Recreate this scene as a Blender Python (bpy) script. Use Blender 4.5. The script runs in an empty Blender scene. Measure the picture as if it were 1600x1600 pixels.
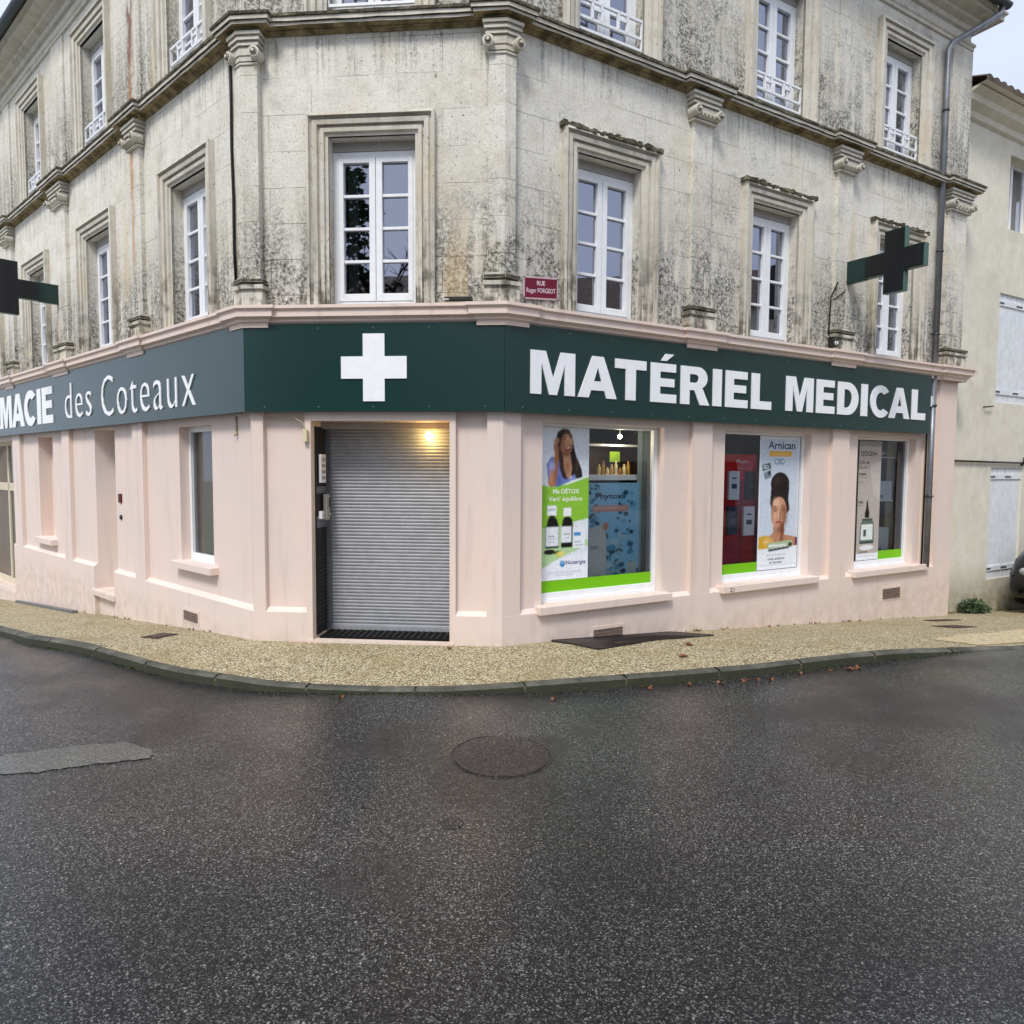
import bpy, bmesh, math, random
from mathutils import Vector, Matrix
random.seed(7)
C = bpy.context.scene
COL = C.collection
ZO = 1.75                      # eye height above the pavement at the corner
# ------------------------------------------------------------------ camera, light, exposure
def make_camera():
    cd = bpy.data.cameras.new('camera'); co = bpy.data.objects.new('camera', cd); COL.objects.link(co)
    pitch, roll = 0.0622, 0.0058
    cp, sp, cr, sr = math.cos(pitch), math.sin(pitch), math.cos(roll), math.sin(roll)
    f = Vector((0, cp, -sp)); r = Vector((1, 0, 0)); u = Vector((0, sp, cp))
    r2 = cr*r + sr*u; u2 = -sr*r + cr*u
    m = Matrix.Identity(4)
    for i in range(3):
        m[i][0] = r2[i]; m[i][1] = u2[i]; m[i][2] = -f[i]
    m[2][3] = ZO
    co.matrix_world = m
    cd.sensor_width = 36; cd.sensor_fit = 'HORIZONTAL'; cd.lens = 36*1099.8/1600
    cd.clip_start = 0.05; cd.clip_end = 2000
    C.camera = co
make_camera()
C.render.resolution_x = 1024; C.render.resolution_y = 1024
C.view_settings.view_transform = 'Standard'; C.view_settings.look = 'None'
C.view_settings.gamma = 1; C.view_settings.exposure = 0.98
SUN_EL, SUN_AZ = math.radians(52), math.radians(200)   # azimuth clockwise from +Y
w = bpy.data.worlds.new('World'); C.world = w; w.use_nodes = True
nt = w.node_tree; nt.nodes.clear()
out = nt.nodes.new('ShaderNodeOutputWorld'); bg = nt.nodes.new('ShaderNodeBackground')
sky = nt.nodes.new('ShaderNodeTexSky'); sky.sky_type = 'NISHITA'; sky.sun_disc = False
sky.sun_elevation = SUN_EL; sky.sun_rotation = SUN_AZ; sky.dust_density = 6; sky.air_density = 1.0; sky.ozone_density = 1
tc = nt.nodes.new('ShaderNodeTexCoord'); nz = nt.nodes.new('ShaderNodeTexNoise')
nz.inputs['Scale'].default_value = 2.2; nz.inputs['Detail'].default_value = 5
mp = nt.nodes.new('ShaderNodeMapping'); mp.inputs['Scale'].default_value = (1, 1, 2.5)
nt.links.new(tc.outputs['Generated'], mp.inputs['Vector']); nt.links.new(mp.outputs['Vector'], nz.inputs['Vector'])
cr_ = nt.nodes.new('ShaderNodeValToRGB')
cr_.color_ramp.elements[0].position = .3; cr_.color_ramp.elements[0].color = (6.3, 7.1, 9.0, 1)
cr_.color_ramp.elements[1].position = .72; cr_.color_ramp.elements[1].color = (7.9, 8.6, 10.2, 1)
nt.links.new(nz.outputs['Fac'], cr_.inputs['Fac'])
mx = nt.nodes.new('ShaderNodeMixRGB'); mx.inputs['Fac'].default_value = .85     # cloud cover over the clear sky
nt.links.new(sky.outputs['Color'], mx.inputs['Color1']); nt.links.new(cr_.outputs['Color'], mx.inputs['Color2'])
nt.links.new(mx.outputs['Color'], bg.inputs['Color']); bg.inputs['Strength'].default_value = 0.065
nt.links.new(bg.outputs['Background'], out.inputs['Surface'])
sl = bpy.data.lights.new('sun', 'SUN'); so = bpy.data.objects.new('sun', sl); COL.objects.link(so)
sl.energy = 1.3; sl.angle = math.radians(14); sl.color = (1, .965, .91)
so.rotation_euler = (math.pi/2 - SUN_EL, 0, -SUN_AZ + math.pi)
so.rotation_euler = Vector((-math.sin(SUN_AZ)*math.cos(SUN_EL), -math.cos(SUN_AZ)*math.cos(SUN_EL), -math.sin(SUN_EL))).to_track_quat('-Z', 'Y').to_euler()

# ------------------------------------------------------------------ materials
def lin(r, g, b):
    f = lambda c: (c/255/12.92) if c/255 <= .04045 else ((c/255+.055)/1.055)**2.4
    return (f(r), f(g), f(b), 1)
class NT:
    def __init__(s, name):
        s.m = bpy.data.materials.new(name); s.m.use_nodes = True; s.t = s.m.node_tree
        s.b = s.t.nodes['Principled BSDF']; s.out = s.t.nodes['Material Output']
    def n(s, typ, **kw):
        nd = s.t.nodes.new('ShaderNode'+typ)
        for k, v in kw.items():
            if hasattr(nd, k): setattr(nd, k, v)
            else: nd.inputs[k.replace('_', ' ')].default_value = v
        return nd
    def l(s, a, b): s.t.links.new(a, b)
    def noise(s, vec, scale, detail=4, rough=.55, dist=0):
        n = s.n('TexNoise'); n.inputs['Scale'].default_value = scale; n.inputs['Detail'].default_value = detail
        n.inputs['Roughness'].default_value = rough; n.inputs['Distortion'].default_value = dist
        s.l(vec, n.inputs['Vector']); return n.outputs['Fac']
    def ramp(s, fac, *stops):
        r = s.n('ValToRGB'); e = r.color_ramp.elements
        while len(e) < len(stops): e.new(.5)
        for i, (p, c) in enumerate(stops):
            e[i].position = p; e[i].color = c if isinstance(c, tuple) else (c, c, c, 1)
        s.l(fac, r.inputs['Fac']); return r.outputs['Color']
    def mix(s, fac, a, b, mode='MIX'):
        m = s.n('MixRGB', blend_type=mode)
        for v, i in ((fac, 'Fac'), (a, 'Color1'), (b, 'Color2')):
            if hasattr(v, 'default_value') or hasattr(v, 'is_linked'): s.l(v, m.inputs[i])
            else: m.inputs[i].default_value = v
        return m.outputs['Color']
    def math(s, op, a, b=0.0, clamp=False):
        m = s.n('Math', operation=op); m.use_clamp = clamp
        for v, i in ((a, 0), (b, 1)):
            if hasattr(v, 'is_linked'): s.l(v, m.inputs[i])
            else: m.inputs[i].default_value = v
        return m.outputs[0]
    def rng(s, v, a, b, c=0.0, d=1.0):
        m = s.n('MapRange'); m.interpolation_type = 'SMOOTHSTEP'; s.l(v, m.inputs[0])
        for i, x in enumerate((a, b, c, d)): m.inputs[i+1].default_value = x
        return m.outputs[0]
    def bump(s, h, strength=.3, dist=.01):
        b = s.n('Bump'); b.inputs['Strength'].default_value = strength; b.inputs['Distance'].default_value = dist
        s.l(h, b.inputs['Height']); s.l(b.outputs['Normal'], s.b.inputs['Normal'])
    def col(s, c):
        if hasattr(c, 'is_linked'): s.l(c, s.b.inputs['Base Color'])
        else: s.b.inputs['Base Color'].default_value = c
    def rough(s, v):
        if hasattr(v, 'is_linked'): s.l(v, s.b.inputs['Roughness'])
        else: s.b.inputs['Roughness'].default_value = v
    def scaled(s, vec, sc, loc=(0, 0, 0)):
        m = s.n('Mapping'); m.inputs['Scale'].default_value = sc; m.inputs['Location'].default_value = loc
        s.l(vec, m.inputs['Vector']); return m.outputs['Vector']

def m_stone(name='limestone', joints=True, dark=0.0):
    s = NT(name); uv = s.n('TexCoord').outputs['UV']; pos = s.n('NewGeometry').outputs['Position']
    sep = s.n('SeparateXYZ'); s.l(pos, sep.inputs[0]); Z = sep.outputs['Z']; X = sep.outputs['X']
    big = s.noise(pos, .9, 5, .6); med = s.noise(pos, 4.5, 6, .65); fin = s.noise(pos, 55, 3, .7)
    warm = s.noise(s.scaled(pos, (1, 1, 1), (7, 3, 1)), 1.7, 4, .6)
    c = s.ramp(med, (.3, lin(205, 200, 188)), (.5, lin(227, 223, 211)), (.72, lin(240, 237, 227)))
    c = s.mix(s.rng(warm, .52, .75, 0, .35), c, lin(214, 200, 166))
    # block tint and joints
    if joints:
        nv = s.n('TexNoise'); nv.inputs['Scale'].default_value = 2.5; s.l(uv, nv.inputs['Vector'])
        dv = s.mix(.012, uv, nv.outputs['Color'], 'ADD')
        br = s.n('TexBrick', offset=.5, squash=1.0)
        br.inputs['Scale'].default_value = 1; br.inputs['Brick Width'].default_value = .86; br.inputs['Row Height'].default_value = .345
        br.inputs['Mortar Size'].default_value = .004; br.inputs['Mortar Smooth'].default_value = .6; br.inputs['Bias'].default_value = 0
        br.inputs['Color1'].default_value = (.0, .0, .0, 1); br.inputs['Color2'].default_value = (1, 1, 1, 1)
        br.inputs['Mortar'].default_value = (.5, .5, .5, 1)
        s.l(dv, br.inputs['Vector'])
        c = s.mix(.16, c, s.mix(.5, c, br.outputs['Color'], 'OVERLAY'))
        jm = s.math('MULTIPLY', br.outputs['Fac'], s.math('ADD', s.rng(s.noise(pos, 1.6, 3), .42, .6, .03, .6), s.rng(Z, 4.7, 3.6, 0, .45), True))
        c = s.mix(jm, c, lin(95, 88, 72))
    # weather: dark grime that gathers above the ledges, streaked by rain
    streak = s.noise(s.scaled(uv, (7, .55, 1)), 1, 6, .62)
    s2 = s.noise(s.scaled(uv, (16, .8, 1), (3, 0, 0)), 1, 4, .6)
    lo1 = s.rng(Z, 4.9, 3.35, .05, 1.25)
    lo2 = s.rng(Z, 7.9, 6.0, .1, 1.0); up = s.math('GREATER_THAN', Z, 6.02)
    lo = s.math('MAXIMUM', lo1, s.math('MULTIPLY', lo2, up))
    g = s.math('MULTIPLY', s.rng(s.math('ADD', s.math('MULTIPLY', streak, .6), s.math('MULTIPLY', med, .5)),   .42, .60, .0, 1), lo)
    g = s.math('ADD', g, s.math('MULTIPLY', s.rng(s.math('ADD', s.math('MULTIPLY', big, .6), s.math('MULTIPLY', med, .4)), .50, .64), s.rng(X, -2.5, 3.0, .15, .55)), True)
    dr = s.noise(s.scaled(uv, (22, 1.1, 1), (5, 0, 0)), 1, 5, .6)
    led = s.math('MAXIMUM', s.rng(Z, 5.25, 5.88), s.math('MULTIPLY', s.rng(Z, 3.75, 3.35), .8)); led = s.math('MULTIPLY', led, s.math('LESS_THAN', Z, 6.0))
    g = s.math('ADD', g, s.math('MULTIPLY', s.rng(dr, .50, .64), s.math('MULTIPLY', led, .55)), True)
    g = s.math('MULTIPLY', g, s.rng(s.noise(pos, 30, 5, .8), .38, .60, .2, 1))
    c = s.mix(s.math('MULTIPLY', g, .95), c, lin(62, 60, 53))
    c = s.mix(s.math('MULTIPLY', s.rng(s2, .60, .78, 0, .4), s.rng(X, -1.0, 2.5, .1, .8)), c, lin(120, 114, 100))
    # ochre run marks
    oc = s.math('MULTIPLY', s.rng(s.noise(s.scaled(uv, (2.2, .35, 1), (11, 2, 0)), 1, 3, .5), .62, .74), .5)
    c = s.mix(s.math('MULTIPLY', oc, .8), c, lin(204, 174, 118))
    if joints:   # the rust run below an old bracket on the left facade
        us = s.n('SeparateXYZ'); s.l(uv, us.inputs[0]); wob = s.noise(s.scaled(pos, (1, 1, 2.2)), 2.5, 4, .6)
        du = s.math('ABSOLUTE', s.math('ADD', s.math('SUBTRACT', us.outputs['X'], -9.56), s.math('MULTIPLY', s.math('SUBTRACT', wob, .5), .22)))
        rm = s.math('MULTIPLY', s.rng(du, .17, .04), s.rng(Z, 3.9, 4.6)); rm = s.math('MULTIPLY', rm, s.rng(s.noise(s.scaled(pos, (1, 1, .5)), 3.2, 4, .7), .38, .52))
        gg = s.n('NewGeometry'); ns = s.n('SeparateXYZ'); s.l(gg.outputs['Normal'], ns.inputs[0]); rm = s.math('MULTIPLY', rm, s.math('LESS_THAN', ns.outputs['X'], -.5))
        c = s.mix(s.math('MULTIPLY', rm, .85), c, s.ramp(s.rng(Z, 5.8, 7.2), (0, lin(186, 136, 84)), (1, lin(112, 48, 30))))
    # black pits
    pit = s.rng(s.noise(pos, 38, 2, .5), .66, .73, 0, .75)
    pit = s.math('MULTIPLY', pit, s.rng(big, .35, .6))
    c = s.mix(pit, c, lin(70, 64, 52))
    c = s.mix(s.rng(fin, .3, .55, .32, 0), c, lin(136, 130, 116))
    c = s.mix(s.math('MULTIPLY', s.rng(s.noise(pos, 17, 4, .75), .56, .68), .28), c, lin(238, 235, 226))
    s.col(c); s.rough(.93); s.b.inputs['Specular IOR Level'].default_value = .2
    h = s.math('ADD', s.math('MULTIPLY', fin, .35), s.math('MULTIPLY', med, .8))
    h = s.math('SUBTRACT', h, s.math('MULTIPLY', pit, .6))
    if joints: h = s.math('SUBTRACT', h, s.math('MULTIPLY', jm, 1.0))
    s.bump(h, .55, .012); return s.m
def m_mould(name='moulded_limestone'):
    s = NT(name); uv = s.n('TexCoord').outputs['UV']; geo = s.n('NewGeometry'); pos = geo.outputs['Position']
    sep = s.n('SeparateXYZ'); s.l(pos, sep.inputs[0]); Z = sep.outputs['Z']
    nsep = s.n('SeparateXYZ'); s.l(geo.outputs['Normal'], nsep.inputs[0])
    med = s.noise(pos, 6, 6, .65); fin = s.noise(pos, 60, 3, .7); warm = s.noise(pos, 1.4, 4, .6)
    c = s.ramp(med, (.3, lin(184, 178, 164)), (.5, lin(216, 211, 198)), (.72, lin(234, 230, 219)))
    c = s.mix(s.rng(warm, .5, .72, 0, .4), c, lin(206, 192, 156))
    streak = s.noise(s.scaled(uv, (9, .7, 1)), 1, 6, .62)
    lo = s.rng(Z, 4.7, 3.3, .18, 1.0)
    up = s.rng(nsep.outputs['Z'], .35, .75, 0, 1)          # lichen lies on ledges that face the sky
    g = s.math('MULTIPLY', s.rng(s.math('ADD', s.math('MULTIPLY', streak, .5), s.math('MULTIPLY', med, .5)), .42, .58), lo)
    g = s.math('MAXIMUM', g, s.math('MULTIPLY', up, s.rng(fin, .2, .5, .7, 1)))
    c = s.mix(s.math('MULTIPLY', g, .9), c, lin(66, 62, 50))
    c = s.mix(s.rng(s.noise(pos, 30, 2), .66, .74, 0, .6), c, lin(72, 66, 50))
    s.col(c); s.rough(.94); s.b.inputs['Specular IOR Level'].default_value = .2
    s.bump(s.math('ADD', s.math('MULTIPLY', fin, .4), med), .6, .012); return s.m
def m_ledge():
    s = NT('lichened_ledge_stone'); pos = s.n('NewGeometry').outputs['Position']
    med = s.noise(pos, 9, 6, .7); fin = s.noise(pos, 45, 4, .7)
    c = s.ramp(med, (.32, lin(48, 45, 36)), (.5, lin(92, 86, 68)), (.66, lin(150, 142, 118)), (.8, lin(186, 178, 156)))
    c = s.mix(s.rng(fin, .5, .7, 0, .7), c, lin(40, 38, 30))
    s.col(c); s.rough(.95); s.bump(s.math('ADD', fin, med), .9, .03); return s.m
def m_pink(name='pink_render', base=(229, 209, 197)):
    s = NT(name); pos = s.n('NewGeometry').outputs['Position']
    sep = s.n('SeparateXYZ'); s.l(pos, sep.inputs[0])
    a = s.noise(pos, 1.1, 4, .55); b = s.noise(pos, 90, 3, .6); mid = s.noise(pos, 7, 4)
    c = s.mix(s.rng(a, .35, .65), lin(*base), lin(base[0]-6, base[1]-2, base[2]+1))
    dirt = s.math('MULTIPLY', s.rng(sep.outputs['Z'], .22, -.12), s.rng(mid, .35, .65, .1, .6))
    c = s.mix(s.math('MULTIPLY', dirt, .6), c, lin(178, 158, 134))
    c = s.mix(s.math('MULTIPLY', s.rng(s.noise(pos, 34, 3, .7), .68, .74), .35), c, lin(150, 126, 110))
    st = s.rng(s.noise(s.scaled(s.n('TexCoord').outputs['UV'], (6, .5, 1)), 1, 5, .65), .52, .72, 0, .26)
    c = s.mix(st, c, lin(165, 145, 132))
    s.col(c); s.rough(.75); s.bump(s.math('ADD', b, s.math('MULTIPLY', mid, .6)), .16, .006); return s.m
def m_plain(name, rgb, rough=.5, metal=0, spec=.5, var=.06, scale=12, bump=0):
    s = NT(name); pos = s.n('TexCoord').outputs['Object']
    base = lin(*rgb); f = s.noise(pos, scale, 4)
    dk = tuple(x*(1-var*2.2) for x in base[:3])+(1,)
    s.col(s.mix(s.rng(f, .3, .7), dk, base)); s.rough(rough)
    s.b.inputs['Metallic'].default_value = metal; s.b.inputs['Specular IOR Level'].default_value = spec
    if bump: s.bump(f, bump, .01)
    return s.m
def m_glass(name='window_glass', refl=.2, tint=(.55, .6, .6)):
    s = NT(name); t = s.t; t.nodes.remove(s.b)
    tr = s.n('BsdfTransparent'); tr.inputs['Color'].default_value = tint+(1,)
    gl = s.n('BsdfGlossy'); gl.inputs['Roughness'].default_value = .015; gl.inputs['Color'].default_value = (.80, .84, 1, 1)
    lw = s.n('LayerWeight'); lw.inputs['Blend'].default_value = .35
    fac = s.math('ADD', s.math('MULTIPLY', lw.outputs['Fresnel'], .9), refl, True)
    mx = s.n('MixShader'); s.l(fac, mx.inputs[0]); s.l(tr.outputs[0], mx.inputs[1]); s.l(gl.outputs[0], mx.inputs[2])
    nb = s.n('Bump'); nb.inputs['Strength'].default_value = .03; nb.inputs['Distance'].default_value = .02
    s.l(s.noise(s.n('NewGeometry').outputs['Position'], 1.4, 2), nb.inputs['Height']); s.l(nb.outputs[0], gl.inputs['Normal'])
    s.l(mx.outputs[0], s.out.inputs[0]); return s.m
def m_emit(name, rgb, st):
    s = NT(name); s.b.inputs['Emission Color'].default_value = lin(*rgb); s.b.inputs['Emission Strength'].default_value = st
    s.col(lin(*rgb)); return s.m
def m_asphalt(name='wet_asphalt', lid=False, patch=False):
    s = NT(name); pos = s.n('NewGeometry').outputs['Position']
    v = s.n('TexVoronoi', feature='F1'); v.inputs['Scale'].default_value = 172; s.l(pos, v.inputs['Vector'])
    vs = s.n('SeparateColor'); s.l(v.outputs['Color'], vs.inputs[0])
    v2 = s.n('TexVoronoi', feature='F1'); v2.inputs['Scale'].default_value = 62; s.l(pos, v2.inputs['Vector'])
    vs2 = s.n('SeparateColor'); s.l(v2.outputs['Color'], vs2.inputs[0])
    big = s.noise(pos, .42, 4, .55); med = s.noise(pos, 1.7, 5, .6); fin = s.noise(pos, 150, 2)
    sp = s.n('SeparateXYZ'); s.l(pos, sp.inputs[0])
    c = s.ramp(vs.outputs['Red'], (.0, lin(11, 11, 13)), (.4, lin(23, 23, 25)), (.7, lin(48, 48, 48)), (.9, lin(86, 86, 85)), (1, lin(130, 129, 126)))
    chip = s.math('MULTIPLY', s.rng(vs2.outputs['Green'], .965, .985), s.rng(v2.outputs['Distance'], .4, .2))
    c = s.mix(s.math('MULTIPLY', chip, .75), c, lin(168, 166, 158))
    c = s.mix(s.rng(med, .45, .66, 0, .8), c, (1.0, .88, .84, 1), 'MULTIPLY')
    c = s.mix(s.rng(big, .42, .60, 0, .8), c, (.55, .57, .57, 1), 'MULTIPLY')
    if patch: c = s.mix(.45, s.mix(1, c, (1.9, 1.95, 1.85, 1), 'MULTIPLY'), lin(104, 106, 101))
    elif lid: c = s.mix(.9, c, (1.2, .95, .92, 1), 'MULTIPLY')
    else:
        # older bluish surfacing left of a wandering seam, and tyre-worn tracks
        sx = s.math('ADD', s.math('ADD', sp.outputs['X'], s.math('MULTIPLY', sp.outputs['Y'], .75)), s.math('MULTIPLY', s.math('SUBTRACT', med, .5), .5))
        fr = s.rng(sp.outputs['Y'], 4.3, 4.7)
        c = s.mix(s.math('MULTIPLY', s.rng(sx, 1.15, .95, 0, .9), fr), c, (1.25, 1.3, 1.45, 1), 'MULTIPLY')
        c = s.mix(s.math('MULTIPLY', s.rng(s.math('ABSOLUTE', s.math('SUBTRACT', sx, 1.03)), .018, .004, 0, .6), fr), c, lin(26, 24, 22))
        tr = s.math('ADD', sp.outputs['Y'], s.math('MULTIPLY', s.noise(pos, .7, 2), .7))
        c = s.mix(s.rng(s.math('ABSOLUTE', s.math('SUBTRACT', tr, 3.9)), .55, .1, 0, .7), c, (1.3, 1.25, 1.2, 1), 'MULTIPLY')
        moss = s.math('MULTIPLY', s.rng(s.noise(pos, 3.2, 5, .7), .5, .66), s.rng(sp.outputs['Y'], 5.0, 5.7, 0, .5))
        c = s.mix(moss, c, lin(44, 48, 32))
        ck = s.n('TexVoronoi', feature='DISTANCE_TO_EDGE'); ck.inputs['Scale'].default_value = .42
        s.l(s.mix(.6, pos, s.n('TexNoise').outputs['Color'], 'ADD') if False else pos, ck.inputs['Vector'])
    s.col(c)
    wet = s.rng(s.math('ADD', s.math('MULTIPLY', big, .6), s.math('MULTIPLY', med, .4)), .40, .60)
    r = s.math('ADD', s.math('MULTIPLY', wet, .22), .09); r = s.math('ADD', r, s.math('MULTIPLY', fin, .10))
    s.rough(r); s.b.inputs['Specular IOR Level'].default_value = .5
    h = s.math('SUBTRACT', 1.0, v.outputs['Distance']); h = s.math('ADD', s.math('MULTIPLY', h, .8), fin)
    s.bump(h, .6 if lid else .24, .005); return s.m
def m_gravel():
    s = NT('resin_bound_gravel'); pos = s.n('NewGeometry').outputs['Position']
    v = s.n('TexVoronoi', feature='F1'); v.inputs['Scale'].default_value = 70; s.l(pos, v.inputs['Vector'])
    sep = s.n('SeparateColor'); s.l(v.outputs['Color'], sep.inputs[0])
    c = s.ramp(sep.outputs['Red'], (.0, lin(104, 90, 58)), (.25, lin(168, 152, 112)), (.6, lin(204, 192, 156)), (.85, lin(222, 212, 182)), (1, lin(238, 232, 212)))
    gap = s.rng(v.outputs['Distance'], .42, .68)
    c = s.mix(s.math('MULTIPLY', gap, .8), c, lin(62, 54, 38))
    big = s.noise(pos, 1.3, 5, .6)
    c = s.mix(s.rng(big, .5, .66, 0, .45), c, lin(140, 122, 84))
    c = s.mix(.08, c, lin(214, 190, 120))
    sp = s.n('SeparateXYZ'); s.l(pos, sp.inputs[0])
    c = s.mix(s.rng(s.noise(pos, 11, 3), .58, .7, 0, .35), c, lin(90, 78, 54))
    s.col(c); s.rough(s.rng(big, .3, .7, .55, .8))
    s.bump(s.math('SUBTRACT', 1.0, s.math('MULTIPLY', v.outputs['Distance'], 1.2)), .8, .012); return s.m
def m_kerb():
    s = NT('mossy_kerb_stone'); pos = s.n('NewGeometry').outputs['Position']
    a = s.noise(pos, 5, 5, .65); f = s.noise(pos, 70, 3, .7)
    c = s.ramp(a, (.3, lin(52, 52, 45)), (.5, lin(80, 79, 70)), (.7, lin(106, 104, 92)))
    g = s.n('NewGeometry'); sp = s.n('SeparateXYZ'); s.l(g.outputs['Normal'], sp.inputs[0])
    c = s.mix(s.rng(sp.outputs['Z'], .8, .4, 0, .85), c, s.ramp(f, (.3, lin(34, 38, 22)), (.7, lin(62, 66, 42))))
    s.col(c); s.rough(.7); s.bump(s.math('ADD', f, a), .4, .01); return s.m
def m_house():
    s = NT('ochre_house_render'); pos = s.n('NewGeometry').outputs['Position']; sp = s.n('SeparateXYZ'); s.l(pos, sp.inputs[0])
    a = s.noise(pos, 1.2, 5, .6); b = s.noise(pos, 6, 5, .6); st = s.noise(s.scaled(s.n('TexCoord').outputs['UV'], (3, .35, 1)), 1, 5, .6)
    c = s.ramp(b, (.3, lin(212, 206, 190)), (.7, lin(228, 223, 208)))
    c = s.mix(s.rng(st, .5, .7, 0, .35), c, lin(218, 206, 174)); c = s.mix(s.rng(a, .5, .7, 0, .35), c, lin(188, 182, 164))
    lo = s.math('MULTIPLY', s.rng(sp.outputs['Z'], .35, -.6), s.rng(b, .3, .65, .4, 1))
    c = s.mix(s.math('MULTIPLY', lo, .8), c, lin(122, 112, 62))
    s.col(c); s.rough(.9); s.bump(s.noise(pos, 60, 4, .7), .3, .01); return s.m
def m_tile():
    s = NT('dark_canal_tile'); pos = s.n('NewGeometry').outputs['Position']
    a = s.noise(pos, 5, 5, .7); s.col(s.ramp(a, (.3, lin(46, 44, 42)), (.5, lin(86, 74, 62)), (.75, lin(128, 104, 82))))
    s.rough(.85); s.bump(a, .4, .02); return s.m
def m_leaf(name, a, b):
    s = NT(name); o = s.n('ObjectInfo'); pos = s.n('NewGeometry').outputs['Position']
    s.col(s.mix(s.noise(pos, 9, 3), lin(*a), lin(*b))); s.rough(.55); return s.m
def m_curtain_wood(): ...
M = {}
M['stone'] = m_stone(); M['mould'] = m_mould(); M['ledge'] = m_ledge()
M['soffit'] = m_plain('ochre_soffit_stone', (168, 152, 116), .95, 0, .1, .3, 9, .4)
M['pink'] = m_pink(); M['trimpink'] = m_pink('pink_cornice_paint', (232, 211, 198))
M['green'] = m_plain('dark_green_sign_panel', (18, 54, 50), .26, 0, .65, .03, 1.1, .06)
M['white'] = m_plain('white_sign_letter', (244, 246, 248), .45, 0, .4, .02)
M['pvc'] = m_plain('white_window_frame', (238, 240, 242), .4, 0, .4, .03)
M['greypvc'] = m_plain('grey_shutter_box', (170, 166, 160), .5, 0, .4, .05)
M['glass'] = m_glass('reflecting_window_glass', .30, (.5, .53, .55))
M['shopglass'] = m_glass('shop_glass', .05, (.9, .92, .92))
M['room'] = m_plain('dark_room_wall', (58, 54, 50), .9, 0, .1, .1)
M['shop'] = m_plain('shop_wall', (148, 152, 146), .8, 0, .2, .06, 3)
M['curtain'] = m_plain('pale_curtain', (196, 200, 196), .9, 0, .1, .1, 30)
M['bcurtain'] = m_plain('beige_blind', (196, 184, 152), .9, 0, .1, .06, 30)
M['steel'] = m_plain('galvanised_shutter_slat', (164, 167, 172), .5, .25, .5, .06, 9)
M['darkmetal'] = m_plain('dark_metal', (44, 42, 40), .5, .3, .5, .1)
M['zinc'] = m_plain('zinc', (132, 136, 142), .42, .55, .5, .12, 6)
M['darkzinc'] = m_plain('dark_zinc_gutter', (70, 78, 84), .45, .4, .5, .12, 6)
M['rust'] = m_plain('rusty_cover_metal', (88, 70, 60), .6, .3, .5, .3, 30, .3)
M['ventmetal'] = m_plain('brown_vent_mesh', (140, 116, 104), .7, .1, .3, .3, 50, .3)
M['iron'] = m_plain('wet_cast_iron', (58, 50, 48), .45, .3, .6, .3, 60, .5)
M['black'] = m_plain('black_led_face', (10, 11, 14), .28, 0, .6, .05)
def m_led():
    s = NT('black_led_face'); v = s.n('TexVoronoi', feature='F1'); v.inputs['Scale'].default_value = 62; v.inputs['Randomness'].default_value = 0
    s.l(s.n('NewGeometry').outputs['Position'], v.inputs['Vector']); s.col(s.mix(s.rng(v.outputs['Distance'], .42, .3), lin(9, 10, 13), lin(34, 36, 42)))
    s.rough(.35); return s.m
M['black'] = m_led()
M['crossgreen'] = m_plain('dark_green_metal', (12, 52, 48), .3, .1, .6, .08)
M['crossedge'] = m_plain('green_metal_edge', (72, 104, 92), .4, .1, .5, .08)
M['cable'] = m_plain('black_cable', (22, 21, 20), .6, 0, .3)
M['mat'] = m_plain('black_door_mat', (26, 26, 28), .9, 0, .1, .2, 60, .4)
M['cream'] = m_plain('cream_plastic', (222, 214, 176), .5)
M['creamframe'] = m_plain('cream_door_frame', (214, 204, 178), .5)
M['asphalt'] = m_asphalt(); M['gravel'] = m_gravel(); M['kerb'] = m_kerb()
M['house'] = m_house(); M['tile'] = m_tile()
M['shutterpaint'] = m_plain('pale_blue_white_shutter_paint', (228, 231, 234), .6, 0, .3, .06, 8, .1)
M['kerbjoint'] = m_plain('mossy_kerb_joint', (112, 108, 86), .85, 0, .2, .4, 40, .3)
M['patch'] = m_asphalt('old_grey_road_repair', False, True)
M['lid'] = m_asphalt('asphalt_filled_lid', True)
M['slab'] = m_plain('sandy_drive_concrete', (206, 190, 154), .8, 0, .2, .2, 25, .4)
M['concrete'] = m_plain('pale_concrete', (150, 152, 146), .85, 0, .2, .14, 9, .2)
M['sand'] = m_plain('sandy_concrete', (196, 180, 148), .85, 0, .2, .14, 9, .2)
M['leaf'] = m_leaf('bush_leaf', (24, 48, 18), (58, 82, 34)); M['moss'] = m_leaf('weed_leaf', (52, 74, 26), (96, 112, 48))
M['dead'] = m_leaf('dead_leaf', (88, 50, 32), (140, 88, 54)); M['bark'] = m_plain('bark', (62, 52, 42), .9, 0, .1, .3, 14, .5)
M['film'] = m_plain('lime_green_window_film', (122, 196, 20), .45, 0, .3, .05, 1)
M['carpaint'] = m_plain('black_car_paint', (14, 15, 18), .12, .2, .7, .02)
M['rubber'] = m_plain('tyre_rubber', (22, 22, 22), .8); M['chrome'] = m_plain('headlamp_glass', (214, 218, 222), .12, .5)
M['wood'] = m_plain('dark_brown_wood', (64, 44, 26), .5, 0, .4, .2, 7)
_pm = {}
def pm(h):
    if h not in _pm:
        rgb = tuple(int(h[i:i+2], 16) for i in (0, 2, 4))
        _pm[h] = m_plain('print_ink_'+h, rgb, .55, 0, .3, .03, 20)
    return _pm[h]

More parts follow.
